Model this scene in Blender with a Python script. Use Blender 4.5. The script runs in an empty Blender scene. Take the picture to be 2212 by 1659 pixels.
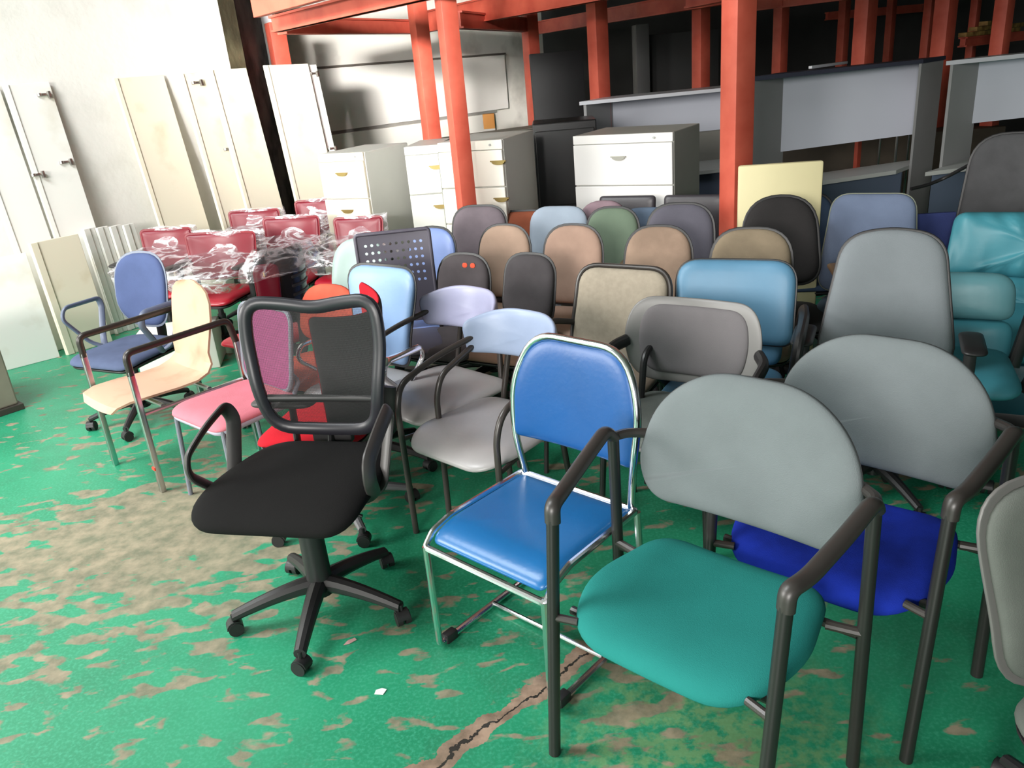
import bpy, bmesh, math, random
from mathutils import Vector, Matrix, noise
random.seed(7)
C = bpy.context.scene.collection
PI = math.pi
def R(d): return math.radians(d)

# ------------------------------------------------------------------ camera
F_PX, PITCH, ROLL, EYE = 1720.0, R(21.6), R(5.2), 1.75
cam = bpy.data.cameras.new('camera'); cam.sensor_width = 36.0; cam.lens = 36.0 * F_PX / 2212.0
cam.clip_start = 0.05; cam.clip_end = 100
co = bpy.data.objects.new('camera', cam); C.objects.link(co)
co.matrix_world = (Matrix.Translation((0, 0, EYE)) @ Matrix.Rotation(R(90) - PITCH, 4, 'X') @ Matrix.Rotation(-ROLL, 4, 'Z'))
bpy.context.scene.camera = co
# ------------------------------------------------------------------ light
sc = bpy.context.scene
sc.view_settings.view_transform = 'Standard'; sc.view_settings.look = 'None'
sc.view_settings.exposure = 0.0; sc.view_settings.gamma = 1.0; sc.view_settings.use_curve_mapping = False
w = bpy.data.worlds.new('world'); sc.world = w; w.use_nodes = True
w.node_tree.nodes['Background'].inputs[0].default_value = (0.86, 0.93, 1.0, 1)
w.node_tree.nodes['Background'].inputs[1].default_value = 0.36
def area_light(name, loc, target, sx, sy, power, col):
    l = bpy.data.lights.new(name, 'AREA'); l.shape = 'RECTANGLE'; l.size = sx; l.size_y = sy; l.energy = power; l.color = col
    o = bpy.data.objects.new(name, l); C.objects.link(o); o.location = loc
    o.rotation_euler = (Vector(target) - Vector(loc)).to_track_quat('-Z', 'Y').to_euler()
    return o
area_light('daylight_from_open_door', (-5.0, -7.5, 3.4), (-0.6, 5.4, 0.9), 4.0, 2.4, 1080, (1.0, 0.965, 0.92))
l_ = area_light('added_beam_on_back_wall', (-2.4, -6.5, 3.3), (-0.9, 10.2, 1.75), 1.6, 0.8, 42, (1.0, 0.98, 0.95)); l_.data.spread = R(14)  # added narrow lamp that brightens the back wall; not an actual window
area_light('added_fill_left_floor', (-7.2, 1.6, 2.6), (-1.5, 2.6, 0.3), 2.6, 2.2, 420, (1.0, 0.98, 0.95))  # added lamp to lift the left floor; no such door is known
area_light('added_fill_left_panels', (-3.6, 2.8, 5.0), (-2.6, 5.6, 0.0), 3.0, 2.4, 420, (0.95, 0.98, 1.0))  # added overhead lamp brightening the panels and left floor; the roof is closed

# ------------------------------------------------------------------ photo frame -> place
def ray(u, v):
    du, dv = u - 1106, v - 829.5
    a = (du * math.cos(ROLL) - dv * math.sin(ROLL)) / F_PX; b = (du * math.sin(ROLL) + dv * math.cos(ROLL)) / F_PX
    return Vector((a, math.cos(PITCH) - b * math.sin(PITCH), -math.sin(PITCH) - b * math.cos(PITCH)))
def at(u, v, z=0.0):
    d = ray(u, v); return Vector((0, 0, EYE)) + d * ((z - EYE) / d.z)
def aty(u, v, y):
    d = ray(u, v); return Vector((0, 0, EYE)) + d * (y / d.y)

# ------------------------------------------------------------------ materials
MATS = {}
def mat(name, col, rough=0.6, metal=0.0, spec=0.5, bump=0.0, bscale=300, var=0.0, vscale=8, col2=None, v0=0.35, v1=0.65, coat=0.0, bdist=0.01):
    if name in MATS: return MATS[name]
    m = bpy.data.materials.new(name); m.use_nodes = True; nt = m.node_tree; b = nt.nodes['Principled BSDF']
    b.inputs['Base Color'].default_value = (*col, 1); b.inputs['Roughness'].default_value = rough
    b.inputs['Metallic'].default_value = metal; b.inputs['Specular IOR Level'].default_value = spec
    b.inputs['Coat Weight'].default_value = coat
    tc = nt.nodes.new('ShaderNodeTexCoord')
    if var > 0 or col2:
        n = nt.nodes.new('ShaderNodeTexNoise'); n.inputs['Scale'].default_value = vscale; n.inputs['Detail'].default_value = 5
        nt.links.new(tc.outputs['Object'], n.inputs['Vector'])
        r = nt.nodes.new('ShaderNodeValToRGB'); r.color_ramp.elements[0].position = v0; r.color_ramp.elements[1].position = v1
        c2 = col2 if col2 else tuple(c * (1 - var) for c in col)
        r.color_ramp.elements[0].color = (*c2, 1); r.color_ramp.elements[1].color = (*col, 1)
        nt.links.new(n.outputs['Fac'], r.inputs['Fac']); nt.links.new(r.outputs['Color'], b.inputs['Base Color'])
    if bump > 0:
        n2 = nt.nodes.new('ShaderNodeTexNoise'); n2.inputs['Scale'].default_value = bscale; n2.inputs['Detail'].default_value = 3
        nt.links.new(tc.outputs['Object'], n2.inputs['Vector'])
        bp = nt.nodes.new('ShaderNodeBump'); bp.inputs['Strength'].default_value = bump; bp.inputs['Distance'].default_value = bdist
        nt.links.new(n2.outputs['Fac'], bp.inputs['Height']); nt.links.new(bp.outputs['Normal'], b.inputs['Normal'])
    MATS[name] = m; return m
def fabric(name, col, var=0.18, rough=0.9, vscale=9, **k): return mat(name, col, rough, 0, 0.2, bump=0.35, bscale=420, var=var, vscale=vscale, bdist=0.003, **k)
def vinyl(name, col, rough=0.38, **k): return mat(name, col, rough, 0, 0.5, bump=0.15, bscale=60, var=0.1, vscale=5, bdist=0.003, **k)
def srgb(r, g, b):
    f = lambda c: (c / 255 / 12.92) if c / 255 <= 0.04045 else ((c / 255 + 0.055) / 1.055) ** 2.4
    return (f(r), f(g), f(b))
BLACK = mat('black_plastic', srgb(38, 37, 38), 0.42, bump=0.1, bscale=500, bdist=0.002)
BLACKM = mat('black_painted_tube', srgb(36, 34, 33), 0.36, spec=0.6)
BROWNM = mat('dark_bronze_tube', srgb(52, 47, 44), 0.36, spec=0.6)
CHROME = mat('chrome', (0.82, 0.82, 0.84), 0.16, 1.0)
GREYM = mat('grey_painted_metal', srgb(120, 124, 135), 0.4)
GREYP = mat('grey_plastic', srgb(112, 118, 134), 0.5)
RUBBER = mat('caster_rubber', srgb(30, 30, 30), 0.6)
WOODU = mat('plywood_underside', srgb(70, 58, 48), 0.6, var=0.2, vscale=20)

# ------------------------------------------------------------------ objects
def link(name, me, m, parent=None):
    o = bpy.data.objects.new(name, me); C.objects.link(o)
    if m is not None and not me.materials: me.materials.append(m)
    if parent is not None: o.parent = parent
    return o
def tag(o, label=None, cat=None, group=None, kind=None):
    if label: o['label'] = label
    if cat: o['category'] = cat
    if group: o['group'] = group
    if kind: o['kind'] = kind
    return o
def empty(name, label, cat, loc=(0, 0, 0), rz=0, group=None):
    o = bpy.data.objects.new(name, None); C.objects.link(o); o.empty_display_size = 0.1
    o.location = loc; o.rotation_euler = (0, 0, R(rz)); return tag(o, label, cat, group)
def mesh(name, verts, faces, smooth=True):
    me = bpy.data.meshes.new(name); me.from_pydata([tuple(v) for v in verts], [], faces); me.update()
    bm = bmesh.new(); bm.from_mesh(me); bmesh.ops.recalc_face_normals(bm, faces=bm.faces)
    for f in bm.faces: f.smooth = bool(smooth)
    if smooth == 'auto':
        for f in bm.faces: f.smooth = True
        for e in bm.edges:
            if len(e.link_faces) == 2 and e.calc_face_angle(0) > R(32): e.smooth = False
    bm.to_mesh(me); bm.free(); return me
class MB:
    def __init__(s): s.v = []; s.f = []
    def add(s, vs, fs, M=None):
        n = len(s.v); s.v += [(M @ Vector(v)) if M else Vector(v) for v in vs]; s.f += [tuple(i + n for i in f) for f in fs]; return s
    def box(s, c, d, M=None, bev=0.0):
        bm = bmesh.new(); bmesh.ops.create_cube(bm, size=1)
        for v in bm.verts: v.co = Vector((v.co.x * d[0], v.co.y * d[1], v.co.z * d[2]))
        if bev > 0: bmesh.ops.bevel(bm, geom=bm.edges[:], offset=bev, segments=2, affect='EDGES', profile=0.5)
        bm.verts.index_update()
        vs = [v.co + Vector(c) for v in bm.verts]; fs = [tuple(v.index for v in f.verts) for f in bm.faces]; bm.free()
        return s.add(vs, fs, M)
    def cyl(s, a, b, r, r2=None, n=14, M=None):
        return s.tube([a, b], r, n=n, r_end=r2, M=M)
    def tube(s, pts, r, fillet=0.0, closed=False, n=10, r_end=None, flat=1.0, M=None, up=(0, 0, 1)):
        P = [Vector(p) for p in pts]
        if fillet > 0: P = fil3(P, fillet, closed)
        m = len(P); T = []
        for i in range(m):
            if closed: t = P[(i + 1) % m] - P[i - 1]
            else: t = P[min(i + 1, m - 1)] - P[max(i - 1, 0)]
            T.append(t.normalized())
        u = Vector(up).cross(T[0])
        if u.length < 0.05: u = Vector((1, 0, 0)).cross(T[0])
        if u.length < 0.05: u = Vector((0, 1, 0)).cross(T[0])
        u.normalize(); vs = []; fs = []
        for i in range(m):
            if i:
                u = (T[i - 1].rotation_difference(T[i])) @ u
                u = (u - T[i] * u.dot(T[i])).normalized()
            wv = T[i].cross(u); k = i / (m - 1) if m > 1 else 0
            rr = r if r_end is None else r + (r_end - r) * k
            for j in range(n):
                a = 2 * PI * j / n; vs.append(P[i] + u * math.cos(a) * rr + wv * math.sin(a) * rr * flat)
        for i in range(m if closed else m - 1):
            for j in range(n):
                a = i * n + j; b = i * n + (j + 1) % n; c = ((i + 1) % m) * n + (j + 1) % n; d = ((i + 1) % m) * n + j
                fs.append((a, b, c, d))
        if not closed: fs.append(tuple(range(n - 1, -1, -1))); fs.append(tuple((m - 1) * n + j for j in range(n)))
        return s.add(vs, fs, M)
    def build(s, name, m, parent=None, smooth='auto', loc=None):
        o = link(name, mesh(name, s.v, s.f, smooth), m, parent)
        if loc is not None: o.location = loc
        return o
def fil3(P, r, closed=False, n=6):
    out = []; m = len(P)
    for i in range(m):
        if not closed and i in (0, m - 1): out.append(P[i]); continue
        a, b, c = P[i - 1], P[i], P[(i + 1) % m]; d1 = (a - b); d2 = (c - b)
        rr = min(r, d1.length * 0.48, d2.length * 0.48); p = b + d1.normalized() * rr; q = b + d2.normalized() * rr
        for k in range(n + 1):
            t = k / n; out.append(p * (1 - t) ** 2 + b * 2 * t * (1 - t) + q * t * t)
    return out
def fil2(P, rad, n=7, dens=0.03):
    P3 = [Vector((p[0], p[1], 0)) for p in P]; out = []; m = len(P)
    for i in range(m):
        a, b, c = P3[i - 1], P3[i], P3[(i + 1) % m]; d1 = a - b; d2 = c - b
        rr = min(rad[i], d1.length * 0.5, d2.length * 0.5); p = b + d1.normalized() * rr; q = b + d2.normalized() * rr
        for k in range(n + 1):
            t = k / n; x = p * (1 - t) ** 2 + b * 2 * t * (1 - t) + q * t * t
            if not out or (x - out[-1]).length > 1e-4: out.append(x)
    res = []
    for i in range(len(out)):
        a, b = out[i], out[(i + 1) % len(out)]; k = max(1, int((b - a).length / dens))
        for j in range(k): res.append(a + (b - a) * j / k)
    return [(p.x, p.y) for p in res]
def rr(wt, wb, h, rt, rb, bow=0.0, cy=0.0):
    "rounded trapezoid outline: top width, bottom width, height, corner radii; bow lifts the middle of the top edge"
    P = [(-wb / 2, cy - h / 2), (wb / 2, cy - h / 2), (wt / 2, cy + h / 2 - bow)]
    rad = [rb, rb, rt]
    if bow: P.append((0, cy + h / 2 + bow)); rad.append(wt)
    P.append((-wt / 2, cy + h / 2 - bow)); rad.append(rt)
    return fil2(P, rad)
RING = [0.0, 0.3, 0.55, 0.74, 0.86, 0.93, 0.97, 0.99, 1.0]
def pad(outline, tf, tb, mp, n=7.0, dish=0.0):
    "closed cushion: outline (u,v); tf/tb thickness to front and back; mp maps (u,v,w) to a place"
    cx = sum(p[0] for p in outline) / len(outline); cy = sum(p[1] for p in outline) / len(outline); m = len(outline)
    vs = []; fs = []
    prof = lambda s: max(0.0, 1 - s ** n) ** 0.5
    def ring(s, w):
        b = len(vs)
        for (x, y) in outline: vs.append(mp(cx + (x - cx) * s, cy + (y - cy) * s, w))
        return b
    vs.append(mp(cx, cy, tf * (1 - dish))); prev = None
    for s in RING[1:]:
        b = ring(s, tf * prof(s) * (1 - dish * (1 - s * s)))
        for j in range(m):
            if prev is None: fs.append((0, b + j, b + (j + 1) % m))
            else: fs.append((prev + j, b + j, b + (j + 1) % m, prev + (j + 1) % m))
        prev = b
    for s in RING[-2:0:-1]:
        b = ring(s, -tb * prof(s))
        for j in range(m): fs.append((prev + j, b + j, b + (j + 1) % m, prev + (j + 1) % m))
        prev = b
    vs.append(mp(cx, cy, -tb)); c = len(vs) - 1
    for j in range(m): fs.append((prev + j, c, prev + (j + 1) % m))
    return vs, fs
def plate(outline, t, mp, back=0.0):
    return pad(outline, t, back, mp, n=40.0)
def back_map(yc, zc, tilt=8, k=0.5, lum=0.0):
    "backrest frame: u to the side, v up, w forward (-Y); k curves the sides forward, lum pushes the low middle forward"
    ct, st = math.cos(R(tilt)), math.sin(R(tilt))
    def mp(u, v, w_):
        y = -w_ - k * u * u - lum * math.exp(-((v + 0.08) / 0.12) ** 2)
        return Vector((u, yc + y * ct + v * st, zc + v * ct - y * st))
    return mp
def wrap_map(yc, zc, tilt, rad):
    "as back_map, but bent round a cylinder that opens to the front"
    ct, st = math.cos(R(tilt)), math.sin(R(tilt))
    def mp(u, v, w_):
        a = u / rad; x = (rad - w_) * math.sin(a); y = -rad + (rad - w_) * math.cos(a)
        return Vector((x, yc + y * ct + v * st, zc + v * ct - y * st))
    return mp
def seat_map(zc, fall=0.9, yc=0.0, back=0.0, side=0.0):
    "seat frame: u to the side, v towards the back, w up; the front edge falls"
    def mp(u, v, w_):
        z = zc + w_
        f = max(0.0, -v - 0.10); z -= fall * f * f
        f = max(0.0, v - 0.12); z += back * f * f
        z += side * u * u
        return Vector((u, v + yc, z))
    return mp
def padobj(name, pv, m, parent): return link(name, mesh(name, pv[0], pv[1], True), m, parent)
SHARED = {}
def shared(key, name, fn, m, parent):
    if (key, m.name) not in SHARED:
        mb = fn(); SHARED[(key, m.name)] = mesh(name, mb.v, mb.f, 'auto')
    return link(name, SHARED[(key, m.name)], m, parent)

# ------------------------------------------------------------------ chair pieces
def star_base(root, m=BLACK, rad=0.30, seat_z=0.42, rot=18, mcol=None, fat=1.0, y0=0.0, x0=0.0):
    def legf():
        b = MB(); secs = []
        for i in range(7):
            t = i / 6; r_ = 0.03 + t * (rad - 0.03); z = 0.125 - 0.055 * t ** 1.6; w_ = (0.027 - 0.010 * t) * fat; h = (0.026 - 0.010 * t) * fat
            secs.append([(r_, w_ * math.cos(a), z + h * math.sin(a)) for a in [k * PI / 5 + PI / 10 for k in range(10)]])
        vs = [v for s_ in secs for v in s_]; fs = []
        for i in range(6):
            for j in range(10): fs.append((i * 10 + j, i * 10 + (j + 1) % 10, (i + 1) * 10 + (j + 1) % 10, (i + 1) * 10 + j))
        fs.append(tuple(range(10))); fs.append(tuple(60 + j for j in range(9, -1, -1)))
        return b.add(vs, fs)
    def hubf():
        return MB().cyl((0, 0, 0.085), (0, 0, 0.16), 0.036 * fat, 0.03 * fat, 18)
    def colf():
        b = MB().cyl((0, 0, 0.15), (0, 0, 0.29 if fat < 1.1 else seat_z - 0.07), 0.030 * fat ** 2, 0.028 * fat ** 2, 16)
        return b.cyl((0, 0, 0.28), (0, 0, seat_z - 0.05), 0.02, 0.018, 14)
    def hood():
        b = MB(); vs = []; fs = []
        for sx in (-0.021, 0.021):
            for k in range(9):
                a = PI * k / 8; vs.append((math.cos(a) * 0.028, sx, 0.030 + math.sin(a) * 0.028))
        for k in range(8): fs.append((k, k + 1, 9 + k + 1, 9 + k))
        fs.append(tuple(range(9))); fs.append(tuple(range(17, 8, -1))); fs.append((0, 8, 17, 9)); b.add(vs, fs)
        return b.cyl((0, 0, 0.05), (0, 0, 0.078), 0.007, n=8)
    def wheel():
        b = MB(); b.cyl((0.002, -0.024, 0.026), (0.002, -0.006, 0.026), 0.0255, n=18); return b.cyl((0.002, 0.006, 0.026), (0.002, 0.024, 0.026), 0.0255, n=18)
    o = shared(('hub', fat), 'base_hub', hubf, m, root); o.location = (x0, y0, 0)
    o = shared(('col', seat_z, fat), 'gas_column', colf, mcol or BLACK, root); o.location = (x0, y0, 0)
    for k in range(5):
        a = R(rot + 72 * k)
        o = shared(('leg', rad, fat), 'leg', legf, m, root); o.rotation_euler = (0, 0, a); o.location = (x0, y0, 0)
        c = shared('caster', 'caster', hood, BLACK, root); c.location = (x0 + math.cos(a) * rad, y0 + math.sin(a) * rad, 0); c.rotation_euler = (0, 0, a + 1.1 * (k + 1))
        shared('wheel', 'wheel', wheel, RUBBER, c)
def mech(root, z, m=BLACK, y0=0.0):
    MB().box((0, y0, z - 0.015), (0.16, 0.22, 0.035), bev=0.008).build('seat_plate', m, root)
def back_stem(root, zs, zb, m=BLACK, w_=0.035, yb=0.25):
    MB().tube([(0, 0.06, zs - 0.015), (0, yb + 0.03, zs - 0.012), (0, yb + 0.05, zb)], w_, fillet=0.07, flat=0.3, n=12, up=(1, 0, 0)).build('back_stem', m, root)
def loop_arm(root, sx, x, z0, zt, m, r_=0.018, ya=-0.13, yb=0.13, lean=0.03):
    X = x * sx
    MB().tube([(X * 0.82, 0.03, z0 - 0.03), (X, -0.02, z0 + 0.01), (X + lean * sx, ya, zt - 0.06), (X + lean * sx, ya + 0.03, zt), (X + lean * sx, yb, zt - 0.005), (X + lean * sx, yb + 0.01, zt - 0.05), (X, 0.07, z0 + 0.01), (X * 0.82, 0.03, z0 - 0.03)],
              r_, fillet=0.05, n=12, flat=0.6).build('armrest', m, root)
def t_arm(root, sx, x, z0, zt, m, pm=None):
    a = MB().tube([(x * sx * 0.6, 0.02, z0 - 0.03), (x * sx, 0.02, z0 - 0.02), (x * sx, 0.03, zt - 0.02)], 0.022, fillet=0.04, flat=0.5, n=12, up=(0, 1, 0)).build('armrest', m, root)
    padobj('arm_pad', pad(rr(0.085, 0.085, 0.26, 0.042, 0.042), 0.014, 0.014, lambda u, v, w_: Vector((x * sx + u, 0.0 + v, zt + w_)), n=5), pm or m, a)
def four_legs(root, m, w_, d, z, r_=0.011, splay=0.02, ybk=None):
    for sx in (-1, 1):
        for sy in (-1, 1):
            MB().tube([(sx * w_ / 2, sy * d / 2, z), (sx * (w_ / 2 + splay), sy * (d / 2 + splay), 0.0)], r_, n=10).build('leg', m, root)
def place_back(root, x, y, rz, ytop):
    root.location = (x + math.sin(R(rz)) * ytop, y - math.cos(R(rz)) * ytop, 0); root.rotation_euler = (0, 0, R(rz))
def chair(name, label, x, y, rz, zt=0.88, wt=0.40, wb=0.42, h=0.38, rt=0.12, rb=0.10, bow=0.0, col=None, scol=None, rim=BLACK, rimw=0.012, arms=None, armm=BLACK,
          zs=0.45, sw=0.47, sd=0.44, tilt=9, k=0.45, lum=0.012, base='star', brot=18, tf=0.035, group=None, yb=0.22, rad=0.29, stem=True, armz=0.66, legm=BLACKM, dish=0.0, rimt=0.018):
    root = empty(name, label, 'chair', group=group)
    place_back(root, x, y, rz, yb + math.sin(R(tilt)) * h / 2)
    zc = zt - h / 2 * math.cos(R(tilt)); mp = back_map(yb, zc, tilt, k, lum)
    scol = scol or col
    padobj('backrest', pad(rr(wt, wb, h, rt, rb, bow), tf, 0.006, mp, dish=dish), col, root)
    if rim: padobj('back_shell', pad(rr(wt + 2 * rimw, wb + 2 * rimw, h + 2 * rimw, rt + rimw, rb + rimw, bow), 0.004, rimt, mp, n=9), rim, root)
    sm = seat_map(zs - 0.03)
    padobj('seat', pad(rr(sw * 0.86, sw, sd, 0.12, 0.09), 0.035, 0.018, sm, dish=0.25), scol, root)
    padobj('seat_shell', pad(rr(sw * 0.86, sw * 0.98, sd * 0.97, 0.12, 0.09), 0.0, 0.03, seat_map(zs - 0.045), n=9), BLACK, root)
    if stem: back_stem(root, zs - 0.06, zc - 0.03, yb=yb)
    if base == 'star': mech(root, zs - 0.075); star_base(root, seat_z=round(zs - 0.03, 3), rot=brot, rad=rad)
    elif base == 'four': four_legs(root, legm, sw * 0.8, sd * 0.75, zs - 0.05)
    elif base == 'sled':
        for sx in (-1, 1):
            MB().tube([(sx * sw * 0.46, sd * 0.4, zs - 0.06), (sx * sw * 0.46, -sd * 0.42, zs - 0.06), (sx * sw * 0.46, -sd * 0.46, 0.012), (sx * sw * 0.46, sd * 0.5, 0.012)], 0.012, fillet=0.05).build('frame', legm, root)
    if arms == 'loop':
        for sx in (-1, 1): loop_arm(root, sx, sw / 2 + 0.03, zs, armz, armm)
    elif arms == 't':
        for sx in (-1, 1): t_arm(root, sx, sw / 2 + 0.035, zs - 0.04, armz, armm)
    return root
# ================================================================== THE SETTING
FL = bpy.data.materials.new('worn_green_floor_paint'); FL.use_nodes = True
def floor_material(m):
    nt = m.node_tree; N = nt.nodes; L = nt.links; b = N['Principled BSDF']
    tc = N.new('ShaderNodeTexCoord')
    def noise_(scale, detail=6, rough=0.6, dist=0.0, mp=None):
        n = N.new('ShaderNodeTexNoise'); n.inputs['Scale'].default_value = scale; n.inputs['Detail'].default_value = detail
        n.inputs['Roughness'].default_value = rough; n.inputs['Distortion'].default_value = dist
        L.new((mp or tc).outputs[0 if mp else 'Object'], n.inputs['Vector']); return n
    def ramp(src, a, c, c0=(0, 0, 0), c1=(1, 1, 1)):
        r = N.new('ShaderNodeValToRGB'); r.color_ramp.elements[0].position = a; r.color_ramp.elements[1].position = c
        r.color_ramp.elements[0].color = (*c0, 1); r.color_ramp.elements[1].color = (*c1, 1); L.new(src, r.inputs['Fac']); return r.outputs['Color']
    def math_(op, a, c):
        n = N.new('ShaderNodeMath'); n.operation = op
        for i, x in enumerate((a, c)):
            if isinstance(x, (int, float)): n.inputs[i].default_value = x
            else: L.new(x, n.inputs[i])
        return n.outputs[0]
    def mix(f, a, c):
        n = N.new('ShaderNodeMix'); n.data_type = 'RGBA'; L.new(f, n.inputs[0])
        for i, x in ((6, a), (7, c)):
            if isinstance(x, tuple): n.inputs[i].default_value = (*x, 1)
            else: L.new(x, n.inputs[i])
        return n.outputs[2]
    green = ramp(noise_(1.3, 5).outputs['Fac'], 0.3, 0.7, srgb(22, 126, 88), srgb(44, 156, 114))
    speck = noise_(90, 2); green = mix(ramp(speck.outputs['Fac'], 0.45, 0.75), green, srgb(60, 160, 125))
    brown = ramp(noise_(14, 6).outputs['Fac'], 0.35, 0.65, srgb(122, 104, 88), srgb(172, 146, 126))
    mp = N.new('ShaderNodeMapping'); mp.inputs['Rotation'].default_value = (0, 0, R(-28)); mp.inputs['Scale'].default_value = (1.0, 2.0, 1); L.new(tc.outputs['Object'], mp.inputs['Vector'])
    n1 = noise_(7.5, 4, 0.5, 0.3, mp); big = noise_(0.8, 2)
    # chips get denser where the floor is walked most
    th = math_('ADD', n1.outputs['Fac'], math_('MULTIPLY', math_('SUBTRACT', big.outputs['Fac'], 0.5), 0.5))
    sep = N.new('ShaderNodeSeparateXYZ'); L.new(tc.outputs['Object'], sep.inputs[0])
    X, Y = sep.outputs[0], sep.outputs[1]
    def blob(cx, cy, rad, amt):
        dx = math_('SUBTRACT', X, cx); dy = math_('SUBTRACT', Y, cy)
        d = math_('SQRT', math_('ADD', math_('MULTIPLY', dx, dx), math_('MULTIPLY', dy, dy)), 0)
        return math_('MULTIPLY', math_('SUBTRACT', 1.0, math_('MINIMUM', math_('DIVIDE', d, rad), 1.0)), amt)
    for args in ((-1.35, 3.05, 0.75, 0.22), (-1.9, 3.05, 0.55, 0.24), (-2.5, 2.95, 0.6, 0.22), (-1.5, 2.2, 1.1, 0.10), (-0.95, 3.3, 0.6, 0.15)):
        th = math_('ADD', th, blob(*args))
    chips = ramp(th, 0.575, 0.63)
    chips = math_('MULTIPLY', chips, 0.8)
    # the long crack
    P0 = at(930, 1655); P1 = at(1290, 1395); d = (P1 - P0).normalized(); nx, ny = -d.y, d.x
    wob = noise_(5, 5, 0.65); s = math_('ADD', math_('MULTIPLY', math_('SUBTRACT', X, P0.x), nx), math_('MULTIPLY', math_('SUBTRACT', Y, P0.y), ny))
    s = math_('ADD', s, math_('MULTIPLY', math_('SUBTRACT', wob.outputs['Fac'], 0.5), 0.16))
    a = math_('ABSOLUTE', s, 0); along = math_('ADD', math_('MULTIPLY', math_('SUBTRACT', X, P0.x), d.x), math_('MULTIPLY', math_('SUBTRACT', Y, P0.y), d.y))
    ends = math_('MULTIPLY', math_('LESS_THAN', along, 0.85), math_('GREATER_THAN', along, -1.5))
    crack = math_('MULTIPLY', math_('LESS_THAN', a, 0.035), ends); line = math_('MULTIPLY', math_('LESS_THAN', a, 0.004), ends)
    # thinner scuffed patch under the teal chair
    sc_ = math_('MULTIPLY', blob(0.45, 1.6, 0.55, 1.6), ramp(noise_(22, 6).outputs['Fac'], 0.42, 0.62))
    col = mix(math_('MINIMUM', math_('MULTIPLY', sc_, 0.8), 0.6), green, srgb(130, 165, 110))
    col = mix(chips, col, brown); col = mix(crack, col, brown); col = mix(line, col, srgb(45, 42, 38))
    dirt = ramp(noise_(2.4, 6, 0.7).outputs['Fac'], 0.5, 0.8); col = mix(math_('MULTIPLY', dirt, 0.35), col, srgb(60, 66, 56))
    L.new(col, b.inputs['Base Color'])
    rg = N.new('ShaderNodeMapRange'); L.new(chips, rg.inputs[0]); rg.inputs[3].default_value = 0.42; rg.inputs[4].default_value = 0.8; L.new(rg.outputs[0], b.inputs['Roughness'])
    bp = N.new('ShaderNodeBump'); bp.inputs['Strength'].default_value = 0.3; bp.inputs['Distance'].default_value = 0.004; L.new(n1.outputs['Fac'], bp.inputs['Height']); L.new(bp.outputs['Normal'], b.inputs['Normal'])
floor_material(FL)
def struct(o): o['kind'] = 'structure'; return o
struct(MB().box((2, 6, -0.05), (24, 26, 0.1)).build('floor', FL, smooth=False))
WALL = mat('whitewashed_plaster', srgb(236, 232, 226), 0.9, bump=0.3, bscale=14, col2=srgb(220, 216, 208), v0=0.25, v1=0.5, vscale=2.2, bdist=0.01)
WALLB = mat('grimy_white_panel_wall', srgb(238, 232, 222), 0.85, bump=0.2, bscale=9, col2=srgb(176, 168, 156), v0=0.25, v1=0.45, vscale=1.6)
OLIVE = mat('olive_concrete', srgb(196, 190, 150), 0.95, bump=0.5, bscale=12, col2=srgb(120, 114, 88), vscale=3)  # pale olive, browner in random blotches
GAPDARK = mat('gap_shade_concrete', srgb(96, 90, 88), 0.95, bump=0.5, bscale=15, col2=srgb(36, 33, 34), vscale=4)  # near-black mottle puts the shade of the corner gap into the colour
DARKW = mat('wall_dark_for_shade', srgb(62, 61, 60), 0.8, var=0.3, vscale=1.5)  # dark wall colour stands in for the unlit depth of the hall
def slab(name, p, q, z0, z1, t, m, parent=None, bev=0.0, kind=None):
    "upright board from ground point p to q, thickness t behind the line"
    p = Vector((p[0], p[1], 0)); q = Vector((q[0], q[1], 0)); d = (q - p); L_ = d.length; ang = math.atan2(d.y, d.x)
    M = Matrix.Translation(p) @ Matrix.Rotation(ang, 4, 'Z')
    o = MB().box((L_ / 2, t / 2, (z0 + z1) / 2), (L_, t, z1 - z0), bev=bev, M=M).build(name, m, parent, smooth=False)
    if kind: o['kind'] = kind
    return o
# left wall runs diagonally away, y = x + 9.95
def wl(x): return (x, x + 9.95)
slab('wall_left', wl(-9.0), wl(-2.24), 0, 5.2, 0.25, WALL, kind='structure')
slab('wall_corner_return', (-2.24, 7.72), (-2.18, 8.0), 0, 5.2, 0.2, OLIVE, kind='structure')
slab('wall_corner_recess', (-2.18, 8.02), (-2.19, 9.95), 0, 5.2, 0.2, GAPDARK, kind='structure')
slab('wall_back', (-2.6, 9.6), (0.9, 12.6), 0, 5.2, 0.2, WALLB, kind='structure')
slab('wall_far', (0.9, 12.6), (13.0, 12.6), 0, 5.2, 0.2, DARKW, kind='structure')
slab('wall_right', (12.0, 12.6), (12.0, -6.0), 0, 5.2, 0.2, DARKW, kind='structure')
slab('wall_outer', (-9.0, -6.0), (-9.0, 0.95), 0, 5.2, 0.2, WALL, kind='structure')
ROOF = mat('roof_sheet', srgb(120, 122, 118), 0.8)
struct(MB().box((1.5, 3.3, 5.3), (21.5, 19, 0.1)).build('ceiling', ROOF, smooth=False))
# white duct standing in the corner
PIPE = mat('white_painted_duct', srgb(214, 212, 212), 0.6, var=0.1, vscale=3)
a_, b_ = aty(530, 0, 7.35), aty(572, 0, 7.35)
tag(MB().box((-2.16, 8.95, 2.3), (0.19, 0.12, 4.6), bev=0.01).build('wall_duct', PIPE), 'white rectangular duct running up the corner left of the red steel frame', 'duct')
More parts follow.
